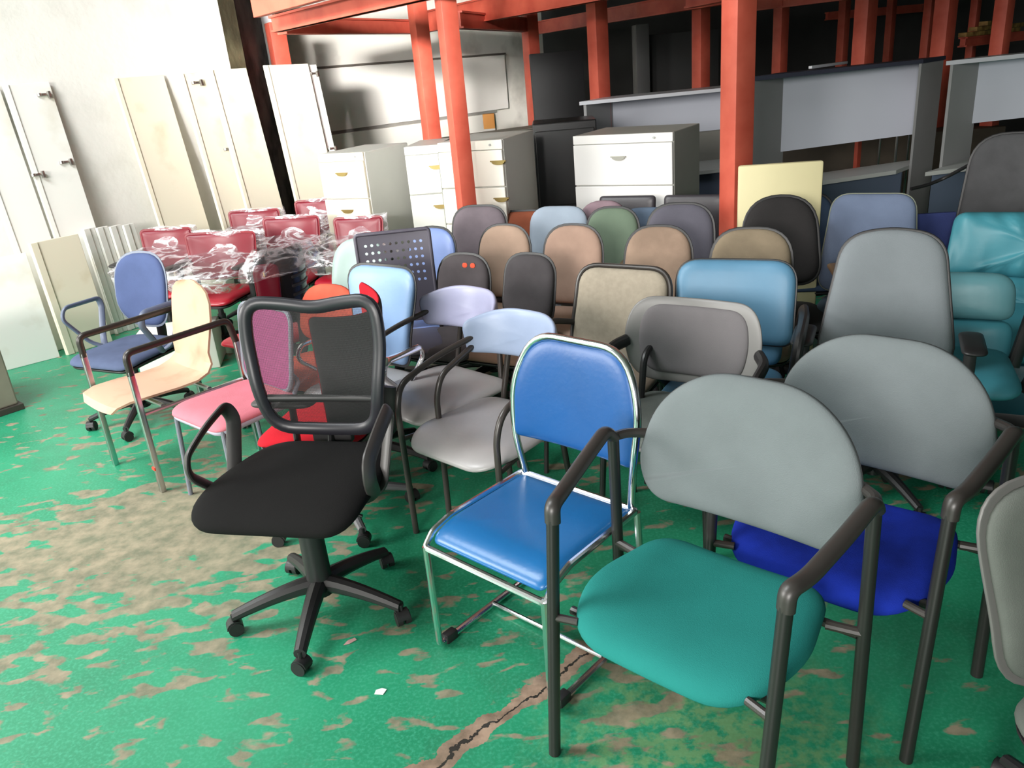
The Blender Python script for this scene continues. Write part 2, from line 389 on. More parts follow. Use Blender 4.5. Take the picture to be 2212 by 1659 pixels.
# ------------------------------------------------------------------ red steel frame
RED = mat('red_oxide_paint', srgb(206, 96, 76), 0.5, col2=srgb(186, 76, 58), v0=0.3, v1=0.6, vscale=5)
def post(label, x, y, s=0.10, z1=2.4, rz=20, z0=0.0):
    o = MB().box((0, 0, (z0 + z1) / 2), (s, s, z1 - z0), bev=0.006).build('steel_post', RED); o.location = (x, y, 0); o.rotation_euler = (0, 0, R(rz))
    return tag(o, label, 'post', 'red steel posts of the mezzanine')
def ray_at(u, v, D):
    d = ray(u, v); return Vector((0, 0, EYE)) + d * (D / math.cos(PITCH) / d.y * math.cos(PITCH))
pA = ray_at(985, 220, 5.35); pB = ray_at(1592, 250, 4.75)
post('slim tilted red steel post rising in front of the bright white cabinets', pA.x, pA.y, 0.105, 4.2, 24)
post('thick pinkish red steel post nearest the camera, beside the cream board', pB.x, pB.y, 0.135, 4.2, 24)
PS = [(603, 110, 8.45, 0.155, 2.34, 'short red post at the left end of the frame, above the leaning panels'),
      (920, 180, 7.6, 0.13, 2.36, 'red post left of the slim tilted post, ending above the grey cabinet top'),
      (1292, 100, 7.9, 0.14, 4.2, 'red post rising above the left end of the light grey hutch'),
      (1152, 170, 9.6, 0.14, 2.6, 'shaded dark red post beside the black leaning board'),
      (1514, 100, 8.6, 0.13, 2.6, 'red post between the thick post and the hutch top, in the second row'),
      (1686, 80, 9.4, 0.12, 4.2, 'thin orange lit post just right of the thick post'),
      (1868, 60, 8.3, 0.15, 4.2, 'red post standing behind the wide bluish hutch, also seen below it'),
      (1820, 90, 10.4, 0.10, 2.7, 'thin dim post left of the one behind the bluish hutch'),
      (1921, 80, 11.0, 0.09, 2.7, 'faint thin post in the dark right of the one behind the bluish hutch'),
      (2040, 50, 8.6, 0.155, 4.2, 'dark red post above the grey divider between the two hutches'),
      (2002, 80, 10.4, 0.10, 2.55, 'orange thin post close left of the dark red post by the divider'),
      (2165, 50, 8.3, 0.13, 4.2, 'rightmost red post above the white edged hutch'),
      (2100, 80, 10.6, 0.09, 2.5, 'dim brown post between the two rightmost red posts')]
PP = {}
for (u, v, D, s, z1, lab) in PS:
    p = ray_at(u, v, D); PP[u] = p; post(lab, p.x, p.y, s, z1, 30)
def beam(label, p, q, z0, z1, t=0.10, name='steel_beam', m=RED, cat='beam', flange=True):
    p = Vector((p[0], p[1], 0)); q = Vector((q[0], q[1], 0)); d = q - p; M = Matrix.Translation(p) @ Matrix.Rotation(math.atan2(d.y, d.x), 4, 'Z')
    b = MB().box((d.length / 2, 0, (z0 + z1) / 2), (d.length, t * 0.6, z1 - z0), M=M, bev=0.004)
    if flange:
        for z in (z0 + 0.008, z1 - 0.008): b.box((d.length / 2, 0, z), (d.length, t, 0.016), M=M)
    o = b.build(name, m, smooth=False); return tag(o, label, cat, 'red beams of the mezzanine')
def bm_px(label, u0, v0, D0, u1, v1, D1, hh=0.13, **k):
    "beam whose lower edge passes the two photo points at two distances; kept level at the mean height"
    p = ray_at(u0, v0, D0); q = ray_at(u1, v1, D1); z = (p.z + q.z) / 2; p = at(u0, v0, z) if False else p
    # re-project so both ends sit at the same height
    return beam(label, p, q, z, z + hh, **k)
def lvl(u, v, z): return at(u, v, z)
def beam_z(label, u0, v0, u1, v1, z, hh=0.13, ext=0.0, **k):
    p, q = lvl(u0, v0, z), lvl(u1, v1, z); d = (q - p).normalized(); return beam(label, p, q + d * ext, z, z + hh, **k)
zb = 2.17
beam_z('lower red beam running from the short left post up towards the slim tilted post', 598, 70, 955, -8, zb, 0.12, ext=3.2)
beam_z('upper red fascia board above the lower left beam', 556, 38, 690, 2, 2.24, 0.16, ext=3.5, flange=False)
beam_z('level red beam across the back wall from the short left post', 610, 74, 905, 73, zb, 0.135)
beam_z('long red beam rising from the second post to the upper right', 900, 74, 1284, 4, zb, 0.2, ext=3.0)
beam_z('shaded red beam deep in the frame above the black leaning board', 990, 62, 1152, 70, 2.10, 0.14)
beam_z('shaded red beam rising right over the dark store room', 1150, 76, 1500, 20, 2.12, 0.15, ext=2.0)
beam_z('orange lit red beam rising between the thick post and its neighbour', 1488, 18, 1570, 2, 2.10, 0.15, ext=2.2)
beam_z('orange red beam over the thin posts right of the thick post', 1630, 24, 1860, -4, 2.10, 0.15, ext=1.2)
beam_z('dim red cross beam joining the thin far posts', 1785, 44, 1990, 26, 1.98, 0.10)
beam_z('reddish brown rail carrying the timber at far right', 2078, 102, 2230, 84, 1.54, 0.10, ext=0.4)
DECK = mat('mezzanine_deck_sheet', srgb(150, 154, 140), 0.7, var=0.2, vscale=2)
dk = [at(590, 60, 2.38), at(960, -18, 2.38)]
DZ = 2.54
deckp = [(-1.75, 7.2), (4.6, 0.9), (11.8, 5.2), (11.8, 12.4), (0.95, 12.4)]
bmv = [(x, y, DZ) for x, y in deckp] + [(x, y, DZ + 0.05) for x, y in deckp]; n5 = 5
deck = MB().add(bmv, [tuple(range(5)), tuple(range(9, 4, -1))] + [(i, (i + 1) % 5, 5 + (i + 1) % 5, 5 + i) for i in range(5)]).build('mezzanine_deck', DECK, smooth=False)
tag(deck, 'grey sheet deck of the mezzanine carried by the red beams', 'deck')
# seam rail and lower sill on the grimy back wall
TRIM = mat('grey_wall_rail', srgb(150, 146, 140), 0.8, var=0.3, vscale=3)
def on_back(x, off=0.0):
    d = Vector((3.5, 3.0, 0)).normalized(); t = (x + 2.6) / d.x; n = Vector((d.y, -d.x, 0)); p = Vector((-2.6, 9.6, 0)) + d * t + n * off; return p
slab('trim_1', on_back(-2.4, 0.05), on_back(0.3, 0.05), 1.93, 1.95, 0.045, mat('seam_line', srgb(96, 88, 80), 0.9), kind='structure')
slab('trim_2', on_back(-2.4, 0.14), on_back(0.0, 0.14), 0, 1.18, 0.12, WALLB, kind='structure')
slab('trim_3', on_back(-2.4, 0.09), on_back(0.25, 0.09), 1.22, 1.92, 0.07, mat('pale_wall_panel', srgb(238, 232, 224), 0.85, var=0.08, vscale=1.2), kind='structure')
slab('trim_4', on_back(-2.4, 0.05), on_back(0.1, 0.05), 1.18, 1.22, 0.045, TRIM, kind='structure')

# ------------------------------------------------------------------ leaning panels by the left wall
CREAM = mat('cream_laminate', srgb(238, 228, 206), 0.5, col2=srgb(222, 208, 180), v0=0.3, v1=0.45, vscale=3)
WHITEP = mat('white_laminate', srgb(238, 236, 230), 0.5, col2=srgb(222, 216, 204), v0=0.3, v1=0.45, vscale=2.5)
HING = mat('hinge_metal', (0.45, 0.43, 0.40), 0.35, 1.0)
EDGE = mat('raw_board_edge', srgb(190, 176, 150), 0.7, var=0.3, vscale=20)
PDIR = Vector((1, 1, 0)).normalized(); PN = Vector((1, -1, 0)).normalized()
def lean_panel(label, xa, width, h, t=0.02, foot=0.32, m=CREAM, side=0.0, hinges=(), box=0.0, group=None, name='cabinet_door', tz=0.0, yaw=0.0, off=0.0):
    "door panel leaning on the left wall; xa = wall x of its left bottom corner"
    root = empty(name, label, 'panel', group=group)
    ang = math.asin(max(0.0, foot - 0.02) / h); foot = foot + off
    p = Vector((xa, xa + 9.95, 0)) + PN * foot
    # local axes: X along wall, Y into wall, Z up, tipped back about X
    root.matrix_world = Matrix.Translation(p) @ Matrix.Rotation(R(45 + yaw), 4, 'Z') @ Matrix.Rotation(-ang, 4, 'X') @ Matrix.Rotation(R(side), 4, 'Y')
    MB().box((width / 2, -t / 2 - 0.001, h / 2), (width, t, h), bev=0.003).build('board', m, root, smooth=False)
    MB().box((0.022, -t - 0.005, h / 2), (0.035, 0.012, h * 0.998), bev=0.003).build('edge_strip', m, root, smooth=False)
    for hz, hx in hinges:
        hx = width + hx if hx < 0 else hx
        a = MB().cyl((hx, -t - 0.012, hz), (hx, -t - 0.012, hz + 0.02), 0.017, n=12).box((hx + 0.03, -t - 0.014, hz + 0.01), (0.06, 0.014, 0.018), bev=0.003).box((hx + 0.065, -t - 0.020, hz + 0.005), (0.02, 0.03, 0.05), bev=0.003)
        a.build('hinge', HING, root)
    return root
def wx(u, v):
    "wall-line x seen at this photo column (foot line)"
    d = ray(u, v); t = (9.95) / (d.y / d.x - 1) if abs(d.x) > 1e-6 else 0
    return t
def panel_px(label, ul, ur, vt, h, **k):
    xl, xr = wx(ul, vt), wx(ur, vt); return lean_panel(label, xl + k.pop('dx', 0.0), (xr - xl) * math.sqrt(2), h, **k)
g1 = None
panel_px('white door panel leaning at the far left, cut by the photo edge, with one hinge', -100, -5, 190, 1.96, m=WHITEP, foot=0.30, hinges=((1.3, 0.30),))
panel_px('tall white door panel with two metal hinges on its right edge, second from the left', 2, 105, 188, 1.96, m=WHITEP, foot=0.27, hinges=((1.86, -0.1), (1.36, -0.1)))
panel_px('plain tall cream door panel, left of the stacked bundle of doors', 240, 352, 176, 1.96, foot=0.34)
for i in range(5):
    panel_px(['front door of the stacked bundle, seen mostly on its right grooved side', 'second door of the leaning bundle, edge on with hinges', 'third door edge in the leaning bundle', 'fourth door edge in the leaning bundle', 'rearmost door edge in the leaning bundle'][i], 366 + i * 9, 430 + i * 8, 172, 1.95, foot=0.30, off=0.15 - 0.035 * i, m=(CREAM, WHITEP)[i % 2], hinges=((1.86, 0.10), (1.30, 0.22)) if i == 0 else ())
panel_px('tall cream door panel in front of the bundle, right of the two hinges', 424, 506, 170, 1.96, foot=0.30, off=0.20)
panel_px('rightmost tall cream door panel beside the filing cabinets, with a dark gap on its left', 526, 622, 160, 1.97, foot=0.30, off=0.24, side=1.5)
panel_px('white slim door edge leaning behind the rightmost cream panel, with small fittings', 622, 645, 160, 1.95, foot=0.30, off=0.20, side=1.5, m=WHITEP, hinges=((1.86, 0.03), (1.18, 0.05)))
# short boards standing in front
def short_board(label, u0, v0, u1, v1, h, m, t=0.03, n=1, lean=0.07):
    a, b = at(u0, v0), at(u1, v1); d = b - a; ang = math.atan2(d.y, d.x)
    root = empty('cupboard_door', label, 'panel'); root.matrix_world = Matrix.Translation(a) @ Matrix.Rotation(ang, 4, 'Z') @ Matrix.Rotation(-math.asin(lean / h), 4, 'X')
    L_ = d.length
    MB().box((L_ / 2, t / 2, h / 2), (L_, t, h), bev=0.004).build('board', m, root, smooth=False)
    MB().box((0.03, -0.005, h / 2), (0.05, 0.012, h * 0.998), bev=0.003).build('edge_strip', m, root, smooth=False)
    return root
short_board('low white cupboard door standing at the far left in front of the tall panels', -60, 820, 130, 771, 0.80, WHITEP)
short_board('low cream cupboard door standing behind the blue chair with loop arms', 146, 768, 244, 737, 0.86, CREAM)
for i in range(4):
    short_board(['first', 'second', 'third', 'fourth'][i] + ' board from the left in the low ribbed white stack beside the wrapped red chairs', 252 + 26 * i, 722 - 8 * i, 276 + 26 * i, 714 - 8 * i, 0.86 - 0.01 * i, WHITEP)
# small dark fittings lying on the ribbed stack's top
KN = mat('dull_brass', srgb(110, 96, 66), 0.4, 0.8)
p = aty(232, 486, 6.2)
# grey machine plinth at the left edge
PLI = mat('grey_brown_steel', srgb(150, 140, 126), 0.5, var=0.25, vscale=4)
e = at(45, 884); root = empty('low_steel_cabinet', 'grey brown steel cabinet corner at the left edge of the photo', 'cabinet', (e.x, e.y, 0), 48)
MB().box((-0.4, 0.3, 0.29), (0.8, 0.6, 0.50), bev=0.01).build('body', PLI, root, smooth=False)
MB().box((-0.4, 0.3, 0.02), (0.84, 0.64, 0.04), bev=0.004).build('plinth', mat('dark_plinth', srgb(60, 54, 48), 0.6), root, smooth=False)

WB = mat('white_cardboard', srgb(226, 224, 214), 0.7)
o = MB().box((0, 0, 0.14), (0.52, 0.34, 0.28), bev=0.008).build('low_carton', WB); o.location = (-2.28, 5.35, 0); o.rotation_euler = (0, 0, R(10)); tag(o, 'low white carton on the floor behind the beige plywood chair', 'box')
# ------------------------------------------------------------------ filing cabinets
CABW = mat('ivory_enamel', srgb(232, 228, 216), 0.35, var=0.06, vscale=2)
CABG = mat('shade_grey_enamel', srgb(206, 206, 198), 0.4, var=0.06, vscale=2)  # greyed enamel: shade put into the colour of cabinet bodies and one front
BRASS = mat('brass_handle', srgb(150, 130, 80), 0.35, 0.7)
SILV = mat('silver_handle', srgb(180, 178, 170), 0.3, 0.8)
LOCK = mat('lock_barrel', (0.5, 0.5, 0.5), 0.3, 1.0)
def filing(label, x, y, rz, w_, d, h, n=4, hx=0.5, m=CABW, hm=BRASS, body=None):
    "x,y = front left bottom corner; local X along the front"
    root = empty('filing_cabinet', label, 'cabinet', (x, y, 0), rz)
    MB().box((w_ / 2, d / 2 + 0.01, h / 2), (w_, d, h), bev=0.006).build('body', body or CABG, root, smooth=False)
    MB().box((w_ / 2, -0.002, h - 0.03), (w_ - 0.004, 0.02, 0.06), bev=0.004).build('top_rail', m, root, smooth=False)
    MB().cyl((w_ * 0.82, -0.022, h - 0.03), (w_ * 0.82, -0.010, h - 0.03), 0.008, n=10).build('lock', LOCK, root)
    dh = (h - 0.06 - 0.05) / n
    for i in range(n):
        zc = h - 0.06 - dh * (i + 0.5)
        dr = MB().box((w_ / 2, -0.006, zc), (w_ - 0.008, 0.028, dh - 0.008), bev=0.005).build('drawer', m, root, smooth=False)
        hc = zc + dh * 0.18; X = w_ * hx
        hb = MB(); vs = []; fs = []
        for k in range(9):
            a = PI * k / 8
            for r_, y_ in ((0.052, -0.020), (0.046, -0.034)): vs.append((X - r_ * math.cos(a), y_, hc - 0.024 * math.sin(a) * r_ / 0.052))
        for k in range(8): fs.append((2 * k, 2 * k + 1, 2 * k + 3, 2 * k + 2))
        fs.append(tuple(2 * k + 1 for k in range(9))); hb.add(vs, fs); hb.box((X, -0.027, hc + 0.004), (0.11, 0.016, 0.008))
        hb.build('handle', hm, dr)
    return root
def cab_px(label, u0, v0, z, w_, d, rz, n, **k):
    p = at(u0, v0, z); return filing(label, p.x, p.y, rz, w_, d, z, n, **k)
cab_px('shaded ivory filing cabinet with brass handles, leftmost, beside the leaning panels', 687, 333, 1.25, 0.43, 0.62, -27, 4, m=mat('ivory_enamel_aged', srgb(228, 218, 196), 0.4, var=0.12, vscale=2))
cab_px('shade-greyed filing cabinet turned sideways between the leftmost and the bright one', 872, 318, 1.27, 0.26, 0.55, -8, 4, m=CABG, hx=0.9)
cab_px('bright white filing cabinet partly hidden by the slim red post', 945, 309, 1.32, 0.47, 0.62, -22, 5, hx=0.93)
cab_px('brightest white filing cabinet with two silver handles, behind the dark bench', 1238, 294, 1.26, 0.74, 0.58, -31, 4, m=mat('bright_white_enamel', srgb(248, 247, 244), 0.35), hx=0.47, hm=SILV)
# black boxy cabinet between them
BK = mat('black_lacquer', srgb(24, 24, 25), 0.35)
p = at(1160, 436, 0.88)
root = empty('black_cabinet', 'black box cabinet in the gap between the bright white filing cabinets', 'cabinet', (0.33, 6.75, 0), -4)
MB().box((0.28, 0.25, 0.68), (0.52, 0.5, 1.26), bev=0.01).build('body', BK, root, smooth=False)
MB().box((0.28, -0.005, 0.95), (0.48, 0.02, 0.6), bev=0.006).build('door', BK, root, smooth=False)
MB().box((0.28, -0.03, 0.62), (0.56, 0.06, 0.03), bev=0.006).build('shelf', mat('dusty_shelf', srgb(110, 104, 96), 0.7), root, smooth=False)
# long dark table top behind the cabinets
a, b = at(1000, 300, 1.12), at(1262, 264, 1.12)
DT = mat('dark_laminate', srgb(50, 48, 50), 0.4); LT = mat('pale_top', srgb(140, 136, 124), 0.7)  # top sheet is paler than the board below it
root = empty('long_shelf_unit', 'long dark shelf with a paler top behind the white filing cabinets', 'shelf', (a.x - 0.1, a.y, 0), math.degrees(math.atan2(b.y - a.y, b.x - a.x)))
Ls = (b - a).length + 0.25
MB().box((Ls / 2, 0.2, 1.06), (Ls, 0.4, 0.11), bev=0.004).build('board', DT, root, smooth=False)
MB().box((Ls / 2, 0.2, 1.122), (Ls, 0.38, 0.012), bev=0.002).build('top_sheet', LT, root, smooth=False)
for xx in (0.03, Ls - 0.03): MB().box((xx, 0.2, 0.50), (0.04, 0.38, 1.0)).build('side_panel', DT, root, smooth=False)
# black boards leaning in the dark behind
p = ray_at(1215, 200, 8.4)
BB = mat('charcoal_board', srgb(30, 30, 32), 0.6, var=0.3, vscale=3)
o = MB().box((0, 0, 0.93), (0.55, 0.05, 1.86), bev=0.005).build('black_board', BB); o.location = (p.x, p.y + 0.25, 0); o.rotation_euler = (R(-3), 0, R(8))
tag(o, 'tall charcoal board standing right of the shaded dark red post', 'board')
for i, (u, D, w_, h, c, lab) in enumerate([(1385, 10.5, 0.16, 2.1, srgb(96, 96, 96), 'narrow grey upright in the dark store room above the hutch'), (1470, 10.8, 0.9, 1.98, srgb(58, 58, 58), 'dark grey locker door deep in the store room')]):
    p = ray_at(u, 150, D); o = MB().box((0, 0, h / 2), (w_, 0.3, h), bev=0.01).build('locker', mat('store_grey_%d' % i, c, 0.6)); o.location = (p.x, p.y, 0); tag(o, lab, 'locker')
# orange carton on the long shelf
p = at(1052, 280, 1.128); o = MB().box((0, 0, 0.08), (0.13, 0.13, 0.16), bev=0.004).build('carton', mat('ochre_carton', srgb(150, 100, 40), 0.8)); o.location = (p.x + 0.03, p.y + 0.15, 1.1285)
tag(o, 'small ochre carton standing on the long dark shelf', 'box')
# ------------------------------------------------------------------ desk hutches
HG = mat('hutch_grey', srgb(172, 172, 172), 0.5, var=0.08, vscale=2)
HB = mat('hutch_bluish_panel', srgb(226, 230, 242), 0.35, var=0.04, vscale=1)
HW = mat('hutch_white_edge', srgb(222, 224, 230), 0.35)
HD = mat('hutch_dark_edge', srgb(60, 62, 76), 0.45)
def hutch(label, A, B, zt, depth, daz, top, zp, desk=True, side=HG, right_side=True, zd=0.74, left_ext=0.0):
    "A,B front top corners (ground xy); daz azimuth of the depth direction"
    A = Vector((A[0], A[1], 0)); B = Vector((B[0], B[1], 0)); dv = Vector((math.sin(R(daz)), math.cos(R(daz)), 0)) * depth
    root = empty('desk_hutch', label, 'desk', (A.x, A.y, 0)); A0 = A.copy(); A = A - A0; B = B - A0
    def quadprism(name, P, z0, z1, m):
        vs = [(p.x, p.y, z0) for p in P] + [(p.x, p.y, z1) for p in P]
        o = MB().add(vs, [(0, 1, 2, 3), (7, 6, 5, 4)] + [(i, (i + 1) % 4, 4 + (i + 1) % 4, 4 + i) for i in range(4)]).build(name, m, root, smooth=False); return o
    u = (B - A).normalized(); t = 0.025; f = dv.normalized()
    quadprism('top_board', [A - u * 0.03 - f * 0.015, B + u * 0.02 - f * 0.015, B + u * 0.02 + dv, A - u * 0.03 + dv], zt - 0.03, zt, top)
    for P in ([A, A + u * t] if not right_side else [A, A + u * t]), :
        pass
    for s0 in ([0.0] + ([(B - A).length - t] if right_side else [])):
        q = A + u * s0; sp = quadprism('side_panel', [q, q + u * t, q + u * t + dv, q + dv], 0, zt - 0.031, side)
    bk = A + dv - f * 0.04
    quadprism('back_panel', [bk + u * t, bk + (B - A) - u * t, bk + (B - A) - u * t + f * 0.02, bk + u * t + f * 0.02], zp, zt - 0.031, HB)
    if desk:
        d0 = A + u * t - f * 0.28
        quadprism('desk_top', [d0, d0 + (B - A) - u * 2 * t, d0 + (B - A) - u * 2 * t + dv + f * 0.26, d0 + dv + f * 0.26], zd - 0.03, zd, mat('desk_grey', srgb(190, 192, 188), 0.4))
        quadprism('modesty_panel', [d0 + f * 0.12, d0 + f * 0.12 + (B - A) - u * 2 * t, d0 + f * 0.14 + (B - A) - u * 2 * t, d0 + f * 0.14], 0.1, zd - 0.031, mat('desk_blue_grey', srgb(96, 108, 128), 0.5))
    return root
A = at(1260, 219, 1.42); B = at(1600, 186, 1.42)
r1 = hutch('light grey hutch with a rounded white top edge behind the brightest filing cabinet', A, B, 1.42, 0.62, 32, HW, 1.02)
A = at(1622, 166, 1.54); B = at(1992, 128, 1.54)
hutch('wide hutch with a dark top edge and a bluish back panel, desk open below it', A, B, 1.54, 0.5, 46, HD, 0.95)
A = at(2054, 131, 1.52); B = at(2330, 104, 1.52)
hutch('rightmost hutch with a white top edge, cut by the photo edge', A, B, 1.52, 0.5, 52, HW, 1.02)
# beige lower board with a square cut-out, under the light grey hutch
LBM = mat('beige_fibreboard', srgb(150, 148, 140), 0.6, var=0.08, vscale=2)
mid = r1.matrix_world.translation.copy() if False else None
A = at(1260, 219, 1.42); B = at(1600, 186, 1.42); u = (B - A); u.z = 0; u.normalize(); Lh = (B - A).length
o = MB()
M_ = Matrix.Translation((A.x + 0.36, A.y + 0.54, 0)) @ Matrix.Rotation(math.atan2(u.y, u.x), 4, 'Z')
for (x0, x1, z0, z1) in ((0.03, Lh - 0.34, 0.70, 1.019), (Lh - 0.34, Lh + 0.0, 0.84, 1.019), (Lh - 0.34, Lh + 0.0, 0.70, 0.72)): o.box(((x0 + x1) / 2, -0.012, (z0 + z1) / 2), (x1 - x0, 0.018, z1 - z0), M=M_)
ob = o.build('lower_board', LBM, r1, smooth=False); ob.location = (-A.x, -A.y, 0)
# cable hanging over the divider
a, b, c = at(1968, 408, 0.756), at(2040, 385, 0.80), at(2120, 342, 0.95)
o = MB().tube([a, a * 0.5 + b * 0.5 + Vector((0, 0, -0.01)), b, b * 0.5 + c * 0.5, c], 0.012, fillet=0.08).build('power_cable', BLACK); tag(o, 'black cable sagging in front of the grey divider of the hutches', 'cable')
# white strip lamp lying on the wide hutch
a, b = at(1735, 149, 1.55), at(1815, 138, 1.55)
o = MB().box((0, 0, 0.012), ((b - a).length, 0.03, 0.022), bev=0.004).build('white_batten', HW); o.location = ((a + b) / 2 + Vector((0.1, 0.12, 0))); o.location.z = 1.541; o.rotation_euler = (0, 0, math.atan2(b.y - a.y, b.x - a.x)); tag(o, 'thin white batten lying on top of the dark edged hutch', 'batten')
# clutter behind the opening, on a low table
p = ray_at(1800, 350, 8.2)
o = MB().box((0, 0, 0.40), (2.2, 0.6, 0.80), bev=0.01).build('work_bench', mat('bench_brown', srgb(84, 74, 62), 0.7, var=0.3, vscale=4)); o.location = (p.x + 0.6, p.y + 0.3, 0); o.rotation_euler = (0, 0, R(-5)); tag(o, 'dim brown work bench seen through the opening under the bluish hutch', 'bench')
root = empty('steel_stool', 'small steel frame seen through the hutch opening on the right', 'frame', (ray_at(1945, 360, 7.6).x, ray_at(1945, 360, 7.6).y, 0), 10)
MB().box((0, 0, 0.92), (0.36, 0.30, 0.03), bev=0.006).build('seat', HW, root)
for sx in (-1, 1):
    for sy in (-1, 1): MB().tube([(sx * 0.15, sy * 0.12, 0.91), (sx * 0.16, sy * 0.13, 0)], 0.011).build('leg', CHROME, root)
# timber on the rail at far right
TIM = mat('pale_timber', srgb(190, 150, 84), 0.7, col2=srgb(120, 84, 40), vscale=12)
pr, qr = at(2078, 102, 1.54), at(2230, 84, 1.54); dd = (qr - pr).normalized()
for i in range(5):
    o = MB().box((0, 0, 0), (0.55 + 0.1 * (i % 2), 0.09, 0.045), bev=0.004).build('timber_offcut', TIM)
    q = pr + dd * (0.25 + 0.62 * (i % 2) + 0.08 * i); o.location = (q.x, q.y, 1.64 + 0.024 + 0.048 * (i // 2)); o.rotation_euler = (0, 0, math.atan2(dd.y, dd.x) + 0.05 * i)
    tag(o, 'pale timber offcut stacked on the brown rail at the top right', 'timber', 'timber offcuts on the rail')
# ================================================================== CHAIRS IN FRONT
def visitor_armchair(label, x, y, rz, bcol, scol, zt=0.945, bw=0.60, bh=0.375, group=None, seat_h=0.455):
    root = empty('visitor_armchair', label, 'chair', (x, y, 0), rz, group)
    padobj('seat', pad(fil2([(-0.245, 0.20), (-0.305, -0.10), (-0.225, -0.285), (0.225, -0.285), (0.305, -0.10), (0.245, 0.20)], [0.09, 0.16, 0.12, 0.12, 0.16, 0.09]), 0.045, 0.022, seat_map(seat_h - 0.025, 0.9, side=0.15), dish=0.35), scol, root)
    tilt = 10; mp = back_map(0.235, zt - bh / 2, tilt, 0.35, 0.0)
    H2 = bh / 2
    ol = fil2([(-bw * 0.45, -H2 * 1.02), (bw * 0.45, -H2 * 1.02), (bw * 0.53, -H2 * 0.45), (bw * 0.46, H2 * 0.52), (bw * 0.23, H2 * 1.10), (-bw * 0.23, H2 * 1.10), (-bw * 0.46, H2 * 0.52), (-bw * 0.53, -H2 * 0.45)], [0.085, 0.085, 0.12, 0.15, 0.15, 0.15, 0.15, 0.12], n=8)
    padobj('backrest', pad(ol, 0.030, 0.010, mp, n=6), bcol, root)
    padobj('back_shell', pad([(a * 1.005, b * 1.005) for a, b in ol], 0.0, 0.026, mp, n=8), BLACK, root)
    for sx in (-1, 1):
        MB().tube([(sx * 0.290, -0.305, 0.0), (sx * 0.300, -0.228, 0.70)], 0.0165, n=14).build('leg', BLACKM, root)
        MB().tube([(sx * 0.355, 0.125, 0.0), (sx * 0.352, 0.118, 0.775)], 0.0165, n=14).build('leg', BLACKM, root)
        a = MB().tube([(sx * 0.300, -0.228, 0.69), (sx * 0.301, -0.225, 0.735), (sx * 0.318, -0.165, 0.738), (sx * 0.342, -0.02, 0.772), (sx * 0.356, 0.09, 0.800), (sx * 0.353, 0.122, 0.765)], 0.021, fillet=0.05, n=14, flat=0.82)
        a.tube([(sx * 0.352, 0.118, 0.77), (sx * 0.34, 0.17, 0.765), (sx * 0.25, 0.265, 0.745), (sx * 0.10, 0.275, 0.735)], 0.014, fillet=0.05, n=10)
        a.build('armrest', mat('charcoal_tube_arm', srgb(54, 50, 48), 0.38, spec=0.6), root)
        MB().tube([(sx * 0.352, 0.118, 0.425), (sx * 0.27, 0.10, 0.425)], 0.013, n=10).build('bracket', BROWNM, root)
        MB().tube([(sx * 0.296, -0.26, 0.425), (sx * 0.23, -0.24, 0.425)], 0.011, n=10).build('bracket', BROWNM, root)
    MB().tube([(-0.34, 0.118, 0.415), (0.34, 0.118, 0.415)], 0.012, n=10).tube([(-0.28, -0.20, 0.415), (0.28, -0.20, 0.415)], 0.012, n=10).build('seat_frame', BLACKM, root)
    return root
GREYF = fabric('grey_green_wool', srgb(114, 121, 123), var=0.10, vscale=6)
TEALF = fabric('teal_seat_fabric', srgb(36, 128, 122), var=0.08, vscale=5)
BLUEF = fabric('royal_blue_seat_fabric', srgb(24, 50, 168), var=0.35, vscale=9)
visitor_armchair('grey backed visitor armchair with a teal seat and charcoal tube arms, nearest the camera', 0.445, 1.68, -43, GREYF, TEALF)
visitor_armchair('grey backed visitor armchair with a royal blue seat, behind the teal seated one', 0.925, 1.95, -43, GREYF, BLUEF, zt=0.92, seat_h=0.44)
r = chair('task_chair', 'grey chair back with a thick pale plastic rim, cut off at the lower right edge', 1.13, 1.41, 6, zt=0.88, wt=0.46, wb=0.30, h=0.46, rt=0.16, rb=0.12, bow=0.01, col=fabric('grey_taupe_wool', srgb(104, 108, 103), vscale=6), rim=mat('pale_grey_rim', srgb(108, 106, 104), 0.4), rimw=0.016, rimt=0.03, zs=0.42, k=0.5, sw=0.38, sd=0.36)

